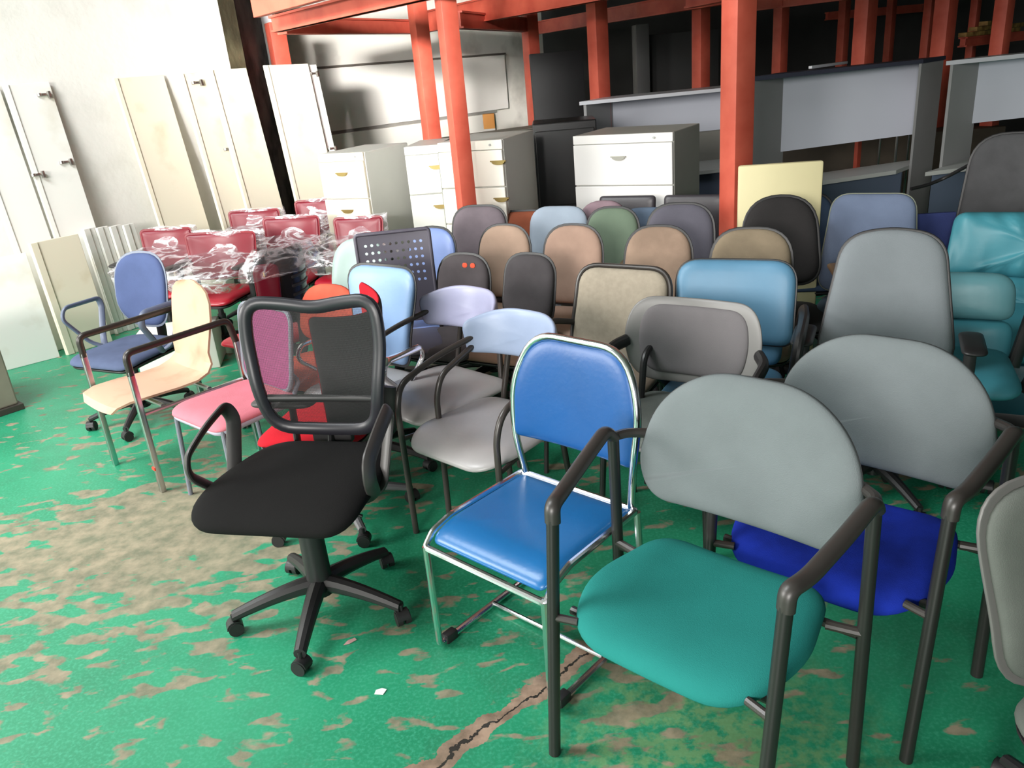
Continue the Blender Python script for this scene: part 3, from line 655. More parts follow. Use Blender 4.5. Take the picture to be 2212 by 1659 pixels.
# --- chrome sled chair
def sled_chair():
    root = empty('sled_base_chair', 'blue vinyl chair with an arched back and shiny chrome sled frame', 'chair', (0.022, 2.137, 0), -43.5)
    BV = vinyl('blue_vinyl', srgb(14, 78, 142), 0.36); BVS = vinyl('blue_vinyl_seat', srgb(22, 100, 160), 0.30)
    padobj('seat', pad(rr(0.45, 0.455, 0.44, 0.02, 0.03), 0.020, 0.012, seat_map(0.437, 2.3), n=14), BVS, root)
    r_ = 0.0115
    f = MB(); loop = [(-0.235, 0.225, 0.445), (0.235, 0.225, 0.445), (0.24, -0.12, 0.445), (0.243, -0.195, 0.425), (0.243, -0.235, 0.385), (-0.243, -0.235, 0.385), (-0.243, -0.195, 0.425), (-0.24, -0.12, 0.445)]
    f.tube(loop, r_, fillet=0.015, closed=True, n=10); f.build('seat_frame', CHROME, root)
    for sx in (-1, 1):
        MB().tube([(sx * 0.240, -0.235, 0.39), (sx * 0.238, -0.238, 0.014), (sx * 0.238, 0.25, 0.014), (sx * 0.232, 0.235, 0.435)], r_, fillet=0.018, n=10).build('leg', CHROME, root)
        MB().box((sx * 0.238, -0.19, 0.018), (0.032, 0.05, 0.034), bev=0.006).build('glide_foot', BLACK, root)
        MB().box((sx * 0.238, 0.20, 0.018), (0.032, 0.05, 0.034), bev=0.006).build('glide_foot', BLACK, root)
    MB().tube([(-0.232, 0.02, 0.02), (0.232, 0.02, 0.02)], 0.008).build('cross_bar', CHROME, root)
    mp = back_map(0.262, 0.765, 9, 0.45)
    ol = fil2([(-0.236, -0.175), (0.236, -0.175), (0.246, 0.02), (0.17, 0.175), (-0.17, 0.175), (-0.246, 0.02)], [0.025, 0.025, 0.12, 0.14, 0.14, 0.12], n=9)
    padobj('backrest', pad(ol, 0.018, 0.014, mp, n=9), BV, root)
    hoop = [(-0.21, -0.335), (-0.238, -0.175), (-0.251, 0.02), (-0.173, 0.182), (0.173, 0.182), (0.251, 0.02), (0.238, -0.175), (0.21, -0.335)]
    P = [mp(u, v, 0.0) for u, v in hoop]; P[0] = Vector((-0.215, 0.228, 0.445)); P[-1] = Vector((0.215, 0.228, 0.445))
    MB().tube(P, 0.0125, fillet=0.16, n=12).build('back_frame', CHROME, root)
sled_chair()

# --- black mesh task chair
def mesh_material():
    m = bpy.data.materials.new('black_net_fabric'); m.use_nodes = True; nt = m.node_tree; N = nt.nodes; L = nt.links; b = N['Principled BSDF']
    b.inputs['Base Color'].default_value = (0.006, 0.006, 0.007, 1); b.inputs['Roughness'].default_value = 0.6
    tc = N.new('ShaderNodeTexCoord'); s = N.new('ShaderNodeSeparateXYZ'); L.new(tc.outputs['Object'], s.inputs[0])
    def sn(o, k):
        a = N.new('ShaderNodeMath'); a.operation = 'MULTIPLY'; L.new(o, a.inputs[0]); a.inputs[1].default_value = k
        c = N.new('ShaderNodeMath'); c.operation = 'SINE'; L.new(a.outputs[0], c.inputs[0]); return c.outputs[0]
    p = N.new('ShaderNodeMath'); p.operation = 'MULTIPLY'; L.new(sn(s.outputs[0], 1050), p.inputs[0]); L.new(sn(s.outputs[2], 1050), p.inputs[1])
    a = N.new('ShaderNodeMath'); a.operation = 'ABSOLUTE'; L.new(p.outputs[0], a.inputs[0])
    g = N.new('ShaderNodeMath'); g.operation = 'LESS_THAN'; L.new(a.outputs[0], 0 and g.inputs[0] or g.inputs[0]); g.inputs[1].default_value = 0.42
    L.new(g.outputs[0], b.inputs['Alpha']); return m
def mesh_chair():
    root = empty('mesh_task_chair', 'black office chair with a see-through net back and loop arms on a five star base', 'chair', (-0.76, 2.46, 0), -14)
    FB = fabric('black_seat_fabric', srgb(19, 18, 18), var=0.1)
    FRM = mat('dark_frame_plastic', srgb(38, 37, 43), 0.36)
    padobj('seat', pad(fil2([(-0.23, 0.27), (-0.305, 0.0), (-0.29, -0.28), (0.29, -0.28), (0.305, 0.0), (0.23, 0.27)], [0.12, 0.15, 0.11, 0.11, 0.15, 0.12]), 0.045, 0.045, seat_map(0.495, 1.3), n=5, dish=0.3), FB, root)
    padobj('seat_shell', pad(rr(0.40, 0.48, 0.46, 0.14, 0.12), 0.0, 0.035, seat_map(0.455, 1.3), n=6), BLACK, root)
    mech(root, 0.425, y0=-0.05)
    star_base(root, seat_z=0.44, rot=65, rad=0.31, y0=-0.07, x0=0.04, fat=1.22)
    mp = back_map(0.29, 0.80, 6, 0.5, 0.02); W, Hh = 0.236, 0.235
    ol = [(-W * 0.86, -Hh * 0.97), (0, -Hh * 1.02), (W * 0.86, -Hh * 0.97), (W * 1.0, -Hh * 0.3), (W * 1.10, Hh * 0.5), (W * 1.04, Hh * 1.06), (W * 0.45, Hh * 1.0), (0, Hh * 0.92), (-W * 0.45, Hh * 1.0), (-W * 1.04, Hh * 1.06), (-W * 1.10, Hh * 0.5), (-W * 1.0, -Hh * 0.3)]
    o2 = fil2(ol, [0.09, 0.2, 0.09, 0.2, 0.2, 0.085, 0.2, 0.2, 0.2, 0.085, 0.2, 0.2], n=6)
    MB().tube([mp(u, v, 0.0) for u, v in o2], 0.0185, closed=True, n=12, flat=1.35).build('back_frame', FRM, root)
    # net: a fan grid inside the frame
    vs = []; fs = []; m_ = len(o2); ks = [0.0, 0.25, 0.5, 0.75, 0.99]
    for s in ks[1:]:
        for (u, v) in o2: vs.append(mp(u * s, v * s, 0.004))
    vs.append(mp(0, 0, 0.004)); c = len(vs) - 1
    for j in range(m_):
        fs.append((c, j, (j + 1) % m_))
        for q in range(3): fs.append((q * m_ + j, (q + 1) * m_ + j, (q + 1) * m_ + (j + 1) % m_, q * m_ + (j + 1) % m_))
    link('net', mesh('net', vs, fs), mesh_material(), root)
    MB().tube([mp(-W * 1.0, -0.11, -0.008), mp(0, -0.118, -0.012), mp(W * 1.0, -0.11, -0.008)], 0.011, fillet=0.1, flat=1.4).build('lumbar_bar', BLACK, root)
    MB().tube([(0, 0.10, 0.40), (0, 0.25, 0.405), (0, 0.30, 0.53)], 0.04, fillet=0.08, flat=0.35, n=12, up=(1, 0, 0)).box((0, 0.295, 0.525), (0.16, 0.035, 0.055), bev=0.01).build('back_stem', BLACK, root)
    ARM = mat('worn_grey_black_arm', srgb(66, 63, 62), 0.42)
    for sx in (-1, 1):
        a = MB().tube([(sx * 0.20, -0.02, 0.425), (sx * 0.285, -0.03, 0.45), (sx * 0.325, -0.135, 0.57), (sx * 0.325, -0.125, 0.635), (sx * 0.322, 0.00, 0.685), (sx * 0.315, 0.125, 0.715), (sx * 0.300, 0.145, 0.66), (sx * 0.285, 0.04, 0.45), (sx * 0.22, 0.03, 0.43)],
                      0.026, fillet=0.055, n=14, flat=0.42)
        a.build('armrest', BLACK if sx > 2 else ARM, root)
    MB().cyl((0.10, -0.02, 0.40), (0.22, -0.02, 0.37), 0.006).build('lever', BLACK, root)
mesh_chair()

# --- cafe armchairs with band backs
BANDB = vinyl('lavender_blue_vinyl', srgb(158, 172, 200), 0.4); BANDV = vinyl('lavender_vinyl', srgb(172, 172, 202), 0.4)
SEATG = vinyl('warm_grey_vinyl', srgb(168, 164, 164), 0.34)
def cafe_chair(label, x, y, rz, bm):
    root = empty('cafe_armchair', label, 'chair', (x, y, 0), rz, 'tube arm cafe chairs')
    padobj('seat', pad(fil2([(-0.235, 0.24), (-0.26, -0.16), (-0.19, -0.27), (0.19, -0.27), (0.26, -0.16), (0.235, 0.24)], [0.10, 0.10, 0.08, 0.08, 0.10, 0.10]), 0.028, 0.022, seat_map(0.445, 1.0), n=6, dish=0.2), SEATG, root)
    padobj('seat_shell', pad(rr(0.36, 0.42, 0.42, 0.08, 0.1), 0.0, 0.012, seat_map(0.425, 1.0), n=12), BLACK, root)
    mp = wrap_map(0.27, 0.745, 8, 0.27)
    ol = fil2([(-0.27, -0.085), (0.0, -0.095), (0.27, -0.085), (0.30, 0.04), (0.14, 0.105), (-0.14, 0.105), (-0.30, 0.04)], [0.025, 0.3, 0.025, 0.04, 0.2, 0.2, 0.04])
    padobj('backrest', pad(ol, 0.016, 0.016, mp, n=8), bm, root)
    TB = mat('brown_black_tube', srgb(58, 52, 49), 0.34, spec=0.6)
    e = mp(0.25, -0.02, 0.0)
    for sx in (-1, 1):
        MB().tube([(sx * e.x, e.y, e.z), (sx * 0.262, -0.02, 0.70), (sx * 0.270, -0.20, 0.645), (sx * 0.265, -0.235, 0.56), (sx * 0.255, -0.24, 0.0)], 0.0125, fillet=0.09, n=12).build('leg', TB, root)
        MB().tube([(sx * 0.12, 0.275, 0.70), (sx * 0.15, 0.235, 0.44), (sx * 0.185, 0.27, 0.0)], 0.0125, fillet=0.06, n=12).build('leg', TB, root)
        MB().tube([(sx * 0.262, -0.235, 0.425), (sx * 0.155, 0.232, 0.425)], 0.010).build('seat_frame', TB, root)
cafe_chair('cafe armchair with a pale blue band back, directly behind the chrome framed blue chair', -0.10, 2.85, -44, BANDB)
cafe_chair('cafe armchair with a lavender band back, the farther one of the two', -0.32, 3.30, -46, BANDV)

# --- beige bentwood armchair
def bentwood():
    root = empty('bentwood_armchair', 'beige plywood shell armchair with black arms and square chrome legs', 'chair', (-1.77, 3.76, 0), -43)
    PB = mat('pinkish_beige_laminate', srgb(202, 166, 140), 0.5, col2=srgb(178, 140, 114), v0=0.3, v1=0.5, vscale=5)
    prof = [(-0.29, 0.400, 0.15), (-0.275, 0.428, 0.19), (-0.22, 0.440, 0.205), (-0.10, 0.437, 0.21), (0.02, 0.430, 0.205), (0.12, 0.432, 0.205), (0.185, 0.452, 0.20), (0.222, 0.50, 0.185), (0.24, 0.56, 0.178), (0.262, 0.64, 0.185), (0.282, 0.72, 0.195), (0.298, 0.80, 0.190), (0.306, 0.85, 0.165), (0.310, 0.878, 0.125), (0.312, 0.892, 0.07)]
    t = 0.011; n = 9; vs = []; fs = []; K = len(prof)
    for side in (0, 1):
        for i, (y, z, w_) in enumerate(prof):
            a = prof[max(i - 1, 0)]; b = prof[min(i + 1, K - 1)]; d = Vector((0, b[0] - a[0], b[1] - a[1])).normalized(); nn = Vector((0, -d.z, d.y)) * (t if side else 0)
            for j in range(n + 1):
                s = -1 + 2 * j / n; vs.append(Vector((w_ * s, y - (0.018 * s * s if z > 0.5 else 0), z + (0.012 * s * s if z < 0.5 else 0))) + nn)
    row = n + 1; off = K * row
    for i in range(K - 1):
        for j in range(n):
            q = i * row + j; fs.append((q, q + 1, q + row + 1, q + row)); fs.append((off + q, off + q + row, off + q + row + 1, off + q + 1))
        for j in (0, n): q = i * row + j; fs.append((q, q + row, off + q + row, off + q))
    for i in (0, K - 1):
        for j in range(n): q = i * row + j; fs.append((q, q + 1, off + q + 1, off + q))
    link('shell', mesh('shell', vs, fs, 'auto'), PB, root)
    AR = mat('black_brown_arm', srgb(40, 33, 30), 0.35, spec=0.6); SQ = mat('dull_chrome', (0.62, 0.60, 0.62), 0.28, 1.0)
    for sx in (-1, 1):
        X = sx * 0.26
        MB().box((X, -0.205, 0.31), (0.026, 0.026, 0.62), bev=0.003).build('leg', SQ, root)
        MB().tube([(X, -0.205, 0.60), (X, -0.205, 0.705), (X, 0.31, 0.715), (X, 0.33, 0.60)], 0.0165, fillet=0.035, n=12).build('armrest', AR, root)
        MB().box((X, 0.33, 0.30), (0.026, 0.026, 0.60), bev=0.003).build('leg', SQ, root)
        MB().tube([(X, -0.205, 0.40), (X, 0.33, 0.40)], 0.011).build('side_rail', SQ, root)
    MB().tube([(-0.26, -0.10, 0.412), (0.26, -0.10, 0.412)], 0.011).tube([(-0.26, 0.14, 0.412), (0.26, 0.14, 0.412)], 0.011).build('cross_bar', SQ, root)
    MB().box((0.2605, -0.2195, 0.13), (0.029, 0.006, 0.014)).build('red_tape', mat('red_tape', srgb(226, 70, 48), 0.6), root)
bentwood()

# ================================================================== TASK CHAIRS BEHIND
NAVY = fabric('slate_blue_fabric', srgb(76, 88, 126), var=0.12); 
LOOPG = mat('blue_grey_loop_arm', srgb(96, 104, 126), 0.42)
r = chair('task_chair', 'slate blue task chair with blue grey loop arms, farthest left by the white boards', -2.06, 4.62, -26, zt=0.94, wt=0.42, wb=0.38, h=0.42, rt=0.19, rb=0.17, col=NAVY, scol=fabric('slate_blue_seat', srgb(84, 94, 122)), rim=GREYP,
          arms='loop', armm=LOOPG, zs=0.46, sw=0.50, sd=0.48, rad=0.30, armz=0.70, k=0.7, brot=10)
# pink chair
def pink_chair():
    root = empty('net_back_chair', 'pink seated chair with a magenta net back and thin grey legs', 'chair'); place_back(root, -1.09, 3.58, -42, 0.26)
    PK = fabric('pink_seat_fabric', srgb(206, 122, 134), var=0.1); MG = mat('magenta_net', srgb(150, 62, 112), 0.7, bump=0.3, bscale=500, bdist=0.002)
    padobj('seat', pad(rr(0.42, 0.46, 0.44, 0.07, 0.08), 0.030, 0.008, seat_map(0.435, 0.9), n=9), PK, root)
    padobj('seat_shell', pad(rr(0.42, 0.455, 0.435, 0.07, 0.08), 0.0, 0.035, seat_map(0.432, 0.9), n=14), mat('pale_grey_shell', srgb(176, 176, 194), 0.5), root)
    mp = back_map(0.22, 0.64, 10, 0.3)
    ol = rr(0.42, 0.38, 0.38, 0.07, 0.09)
    padobj('backrest', pad(ol, 0.006, 0.006, mp, n=20), MG, root)
    MB().tube([mp(u, v, 0) for u, v in ol], 0.011, closed=True).build('back_frame', GREYM, root)
    four_legs(root, GREYM, 0.40, 0.38, 0.43, 0.011, splay=0.02)
    for sx in (-1, 1): MB().tube([(sx * 0.19, 0.17, 0.42), (sx * 0.175, 0.235, 0.50), mp(sx * 0.17, -0.1, -0.01)], 0.011, fillet=0.04).build('back_upright', GREYM, root)
pink_chair()
# red curved shell chair
def red_chair():
    root = empty('executive_chair', 'red seated chair with a tall wraparound back, charcoal outside and red inside', 'chair'); place_back(root, -0.50, 3.00, -104, 0.30)
    RD = fabric('crimson_fabric', srgb(196, 30, 44), var=0.15); CH = fabric('charcoal_outer_fabric', srgb(76, 70, 70), var=0.1)
    mp = wrap_map(0.27, 0.725, 7, 0.27)
    ol = fil2([(-0.26, -0.25), (0.26, -0.25), (0.30, 0.10), (0.315, 0.235), (0.0, 0.20), (-0.315, 0.235), (-0.30, 0.10)], [0.06, 0.06, 0.2, 0.03, 0.3, 0.03, 0.2])
    padobj('backrest', pad(ol, 0.018, 0.0, mp, n=14), RD, root)
    padobj('back_shell', pad([(a * 0.99, b * 0.99) for a, b in ol], 0.0, 0.012, mp, n=14), CH, root)
    padobj('seat', pad(rr(0.42, 0.48, 0.45, 0.1, 0.1), 0.035, 0.02, seat_map(0.44)), RD, root)
    padobj('seat_shell', pad(rr(0.41, 0.46, 0.43, 0.1, 0.1), 0.0, 0.02, seat_map(0.42)), BLACK, root)
    back_stem(root, 0.40, 0.60); mech(root, 0.39); star_base(root, mat('grey_alloy', srgb(96, 96, 98), 0.4), seat_z=0.42, rot=40, rad=0.31)
    for sx in (-1, 1): t_arm(root, sx, 0.29, 0.42, 0.655, mat('charcoal_arm_pad', srgb(66, 62, 62), 0.5))
red_chair()
# chair seen through wrap: black shell with dark red side
def wrapmat():
    m = bpy.data.materials.new('clear_plastic_film'); m.use_nodes = True; nt = m.node_tree; N = nt.nodes; L = nt.links
    for n in list(N): N.remove(n)
    out = N.new('ShaderNodeOutputMaterial'); tr = N.new('ShaderNodeBsdfTransparent'); tr.inputs[0].default_value = (0.97, 0.96, 0.97, 1)
    gl = N.new('ShaderNodeBsdfGlossy'); gl.inputs['Roughness'].default_value = 0.22; gl.inputs[0].default_value = (0.95, 0.95, 1, 1)
    df = N.new('ShaderNodeBsdfDiffuse'); df.inputs[0].default_value = (0.85, 0.83, 0.86, 1)
    tc = N.new('ShaderNodeTexCoord'); mp = N.new('ShaderNodeMapping'); mp.inputs['Scale'].default_value = (1, 1, 2.6); mp.inputs['Rotation'].default_value = (0.4, 0.3, 0.6); L.new(tc.outputs['Object'], mp.inputs[0])
    oi = N.new('ShaderNodeObjectInfo'); va = N.new('ShaderNodeVectorMath'); va.operation = 'ADD'; L.new(tc.outputs['Object'], va.inputs[0]); L.new(oi.outputs['Location'], va.inputs[1]); L.new(va.outputs[0], mp.inputs[0])
    n = N.new('ShaderNodeTexNoise'); n.inputs['Scale'].default_value = 5; n.inputs['Detail'].default_value = 4; n.inputs['Distortion'].default_value = 1.0; L.new(mp.outputs[0], n.inputs['Vector'])
    s = N.new('ShaderNodeMath'); s.operation = 'SUBTRACT'; s.inputs[1].default_value = 0.5; L.new(n.outputs['Fac'], s.inputs[0])
    a = N.new('ShaderNodeMath'); a.operation = 'ABSOLUTE'; L.new(s.outputs[0], a.inputs[0])
    r = N.new('ShaderNodeValToRGB'); r.color_ramp.elements[0].position = 0.0; r.color_ramp.elements[0].color = (0.7, 0.7, 0.7, 1); r.color_ramp.elements[1].position = 0.07; r.color_ramp.elements[1].color = (0.09, 0.09, 0.09, 1); L.new(a.outputs[0], r.inputs[0])
    bp = N.new('ShaderNodeBump'); bp.inputs['Strength'].default_value = 0.7; bp.inputs['Distance'].default_value = 0.03; L.new(n.outputs['Fac'], bp.inputs['Height'])
    L.new(bp.outputs[0], gl.inputs['Normal'])
    m1 = N.new('ShaderNodeMixShader'); m1.inputs[0].default_value = 0.55; L.new(gl.outputs[0], m1.inputs[1]); L.new(df.outputs[0], m1.inputs[2])
    m2 = N.new('ShaderNodeMixShader'); L.new(r.outputs['Color'], m2.inputs[0]); L.new(tr.outputs[0], m2.inputs[1]); L.new(m1.outputs[0], m2.inputs[2])
    L.new(m2.outputs[0], out.inputs[0]); return m
FILM = wrapmat()
def wrap(root, rings, seed, amp=0.012, name='plastic_wrap'):
    "rings of (cx,cy,z,halfx,halfy): a crinkled sleeve of film"
    n = 40; vs = []; fs = []; R_ = []
    for i in range(len(rings) - 1):
        for k in range(4):
            t = k / 4; R_.append([a + (b - a) * t for a, b in zip(rings[i], rings[i + 1])])
    R_.append(list(rings[-1]))
    for (cx, cy, z, hx, hy) in R_:
        for j in range(n):
            a = 2 * PI * j / n; c_, s_ = math.cos(a), math.sin(a); e = 0.45
            x = cx + hx * math.copysign(abs(c_) ** e, c_); y = cy + hy * math.copysign(abs(s_) ** e, s_)
            d = noise.noise_vector(Vector((x * 11 + seed, y * 11, z * 16))) * amp
            vs.append(Vector((x, y, z)) + d)
    for i in range(len(R_) - 1):
        for j in range(n): q = i * n + j; w_ = i * n + (j + 1) % n; fs.append((q, w_, w_ + n, q + n))
    o = link(name, mesh(name, vs, fs, True), FILM, root); return o
CRIM = mat('crimson_vinyl', srgb(118, 16, 36), 0.35, var=0.15, vscale=5); CRIMS = mat('red_seat_vinyl', srgb(170, 22, 42), 0.3, var=0.12, vscale=4)
WL = ['wrapped red chair at the left front of the film wrapped group', 'wrapped red chair with the widest back, front row of the wrapped group', 'wrapped red chair behind the widest one, only its top showing', 'wrapped red chair in front of the filing cabinets, right of the widest one', 'small far wrapped red back between two others by the leftmost filing cabinet', 'rightmost wrapped red chair, in front of the shade-greyed cabinet side']
for i, (x, y, rz, w_, zt, h) in enumerate([(-2.50, 6.15, -12, 0.42, 0.83, 0.28), (-1.96, 5.80, -18, 0.58, 0.82, 0.32), (-1.96, 6.65, -12, 0.44, 0.84, 0.26), (-1.53, 6.10, -16, 0.46, 0.84, 0.30), (-1.48, 6.85, -12, 0.40, 0.85, 0.26), (-1.02, 6.00, -14, 0.38, 0.81, 0.28)]):
    r = chair('wrapped_chair', WL[i], x, y, rz, zt=zt, wt=w_, wb=w_ * 0.9, h=h, rt=0.03, rb=0.06, col=CRIM, scol=CRIMS, rim=mat('crimson_back', srgb(120, 18, 32), 0.4), zs=0.46, sw=0.50, sd=0.46, k=0.8, tf=0.025, arms='t', armz=0.64, group='red chairs wrapped in clear film', rad=0.28, tilt=6, brot=20 + 30 * i)
    hw = w_ / 2; yb = 0.22
    wrap(r, [(0, yb + 0.04, zt + 0.015, hw + 0.015, 0.035), (0, yb + 0.01, zt - h * 0.4, hw + 0.02, 0.05), (0, 0.12, 0.665, 0.30, 0.17), (0, 0.03, 0.61, 0.335, 0.25), (0, 0.03, 0.55, 0.30, 0.26), (0, 0.04, 0.49, 0.27, 0.25)], i * 3.7)
def wrapped_black():
    root = empty('wrapped_chair', 'film wrapped black slatted chair with a dark red side panel and yellow sticker', 'chair', group=None); place_back(root, -1.14, 4.22, -128, 0.26)
    mp = wrap_map(0.25, 0.76, 6, 0.22); GB = mat('gloss_black_shell', srgb(22, 22, 24), 0.2); DR = mat('dark_red_gloss', srgb(92, 14, 30), 0.25)
    padobj('backrest', pad(rr(0.40, 0.34, 0.42, 0.13, 0.10), 0.03, 0.0, mp), DR, root)
    padobj('back_shell', pad(rr(0.40, 0.34, 0.42, 0.13, 0.10), 0.0, 0.018, mp, n=10), GB, root)
    padobj('side_panel', pad(rr(0.13, 0.11, 0.34, 0.05, 0.05), 0.0, 0.012, lambda u, v, w_: mp(u + 0.12, v - 0.02, w_ - 0.016), n=10), DR, root)
    for k in range(5): padobj('slat', pad(rr(0.17, 0.17, 0.018, 0.008, 0.008), 0.0, 0.008, lambda u, v, w_, k=k: mp(u - 0.09, v - 0.10 + 0.05 * k, w_ - 0.016), n=6), BLACK, root)
    o = MB().box((0, 0, 0), (0.022, 0.004, 0.022)).build('sticker', mat('yellow_sticker', srgb(220, 190, 30), 0.5), root); o.location = mp(0.13, 0.10, -0.031); o.rotation_euler = (0, 0, R(215))
    padobj('seat', pad(rr(0.42, 0.46, 0.44, 0.1, 0.1), 0.035, 0.02, seat_map(0.44)), CRIMS, root); back_stem(root, 0.40, 0.62); mech(root, 0.39); star_base(root, seat_z=0.42, rot=5)
    wrap(root, [(0, 0.25, 0.985, 0.17, 0.05), (0, 0.22, 0.90, 0.225, 0.085), (0, 0.20, 0.84, 0.235, 0.10)], 31.0, 0.014)
wrapped_black()

# --- rows behind the front chairs
def F(n, r_, g, b, **k): return fabric(n, srgb(r_, g, b), **k)
# orange seat chair, mint chair
chair('task_chair', 'chair with a rounded orange red back, half hidden behind the black net back', -0.88, 4.02, -30, zt=0.80, wt=0.36, wb=0.40, h=0.30, rt=0.16, rb=0.1, col=F('orange_red_fabric', 214, 96, 74), rim=None, k=0.5)
chair('task_chair', 'pale mint chair back peeking out left of the perforated grey chair', -0.83, 4.80, -20, zt=0.88, wt=0.34, wb=0.42, h=0.36, rt=0.16, rb=0.12, col=vinyl('pale_mint_vinyl', srgb(166, 188, 182)), rim=None)
chair('task_chair', 'periwinkle blue vinyl chair back right of the perforated grey chair', -0.36, 4.62, -38, zt=0.93, wt=0.36, wb=0.34, h=0.48, rt=0.16, rb=0.12, col=vinyl('periwinkle_vinyl', srgb(128, 150, 206)), rim=BLACK, k=0.8)
def perforated():
    root = empty('perforated_chair', 'dark grey plastic chair whose tall flat back is punched with rows of small holes', 'chair'); place_back(root, -0.57, 4.30, 4, 0.24)
    PG = mat('dark_mauve_grey_plastic', srgb(84, 80, 92), 0.4)
    mp = back_map(0.22, 0.74, 5, 0.25); nx, nz, cw = 12, 12, 0.033; b = MB(); W0 = nx * cw / 2; H0 = nz * cw / 2 * 1.25; ch = 2 * H0 / nz
    def q(u, v): return mp(u, v, 0)
    for i in range(nx):
        for j in range(nz):
            u0, v0 = -W0 + i * cw, -H0 + j * ch
            if 0 < i < nx - 1 and 4 < j < nz - 1:
                o8 = [(0, 0), (0.5, 0), (1, 0), (1, 0.5), (1, 1), (0.5, 1), (0, 1), (0, 0.5)]; cu, cv = u0 + cw / 2, v0 + ch / 2
                outer = [q(u0 + a * cw, v0 + c * ch) for a, c in o8]; inner = [q(cu + 0.0085 * math.cos(-3 * PI / 4 + k * PI / 4), cv + 0.0085 * math.sin(-3 * PI / 4 + k * PI / 4)) for k in range(8)]
                b.add(outer + inner, [(k, (k + 1) % 8, 8 + (k + 1) % 8, 8 + k) for k in range(8)])
            else: b.add([q(u0, v0), q(u0 + cw, v0), q(u0 + cw, v0 + ch), q(u0, v0 + ch)], [(0, 1, 2, 3)])
    me = mesh('backrest', b.v, b.f, False); bm = bmesh.new(); bm.from_mesh(me); bmesh.ops.remove_doubles(bm, verts=bm.verts, dist=0.0005); bmesh.ops.recalc_face_normals(bm, faces=bm.faces); bm.to_mesh(me); bm.free()
    o = link('backrest', me, PG, root); md = o.modifiers.new('thick', 'SOLIDIFY'); md.thickness = 0.008; md.offset = 0
    MB().tube([q(-W0, -H0), q(-W0, H0), q(W0, H0), q(W0, -H0)], 0.010, fillet=0.02).build('back_frame', PG, root)
    padobj('seat', pad(rr(0.40, 0.44, 0.42, 0.05, 0.08), 0.012, 0.012, seat_map(0.44)), PG, root)
    four_legs(root, BLACKM, 0.42, 0.40, 0.43, 0.012)
    for sx in (-1, 1): MB().tube([(sx * 0.205, 0.20, 0.43), q(sx * W0, -H0 + 0.1)], 0.012).build('back_upright', BLACKM, root)
perforated()
LB = vinyl('baby_blue_vinyl', srgb(134, 166, 208), 0.4)
r = chair('shell_chair', 'baby blue vinyl chair with a tall tapering back beside the red shell chair', -0.54, 3.70, -38, zt=0.935, wt=0.47, wb=0.30, h=0.46, rt=0.12, rb=0.06, col=LB, scol=vinyl('light_grey_vinyl', srgb(170, 170, 172)), rim=BLACK, k=0.7, armm=CHROME, arms='loop', armz=0.62, sw=0.44)
BR = 18
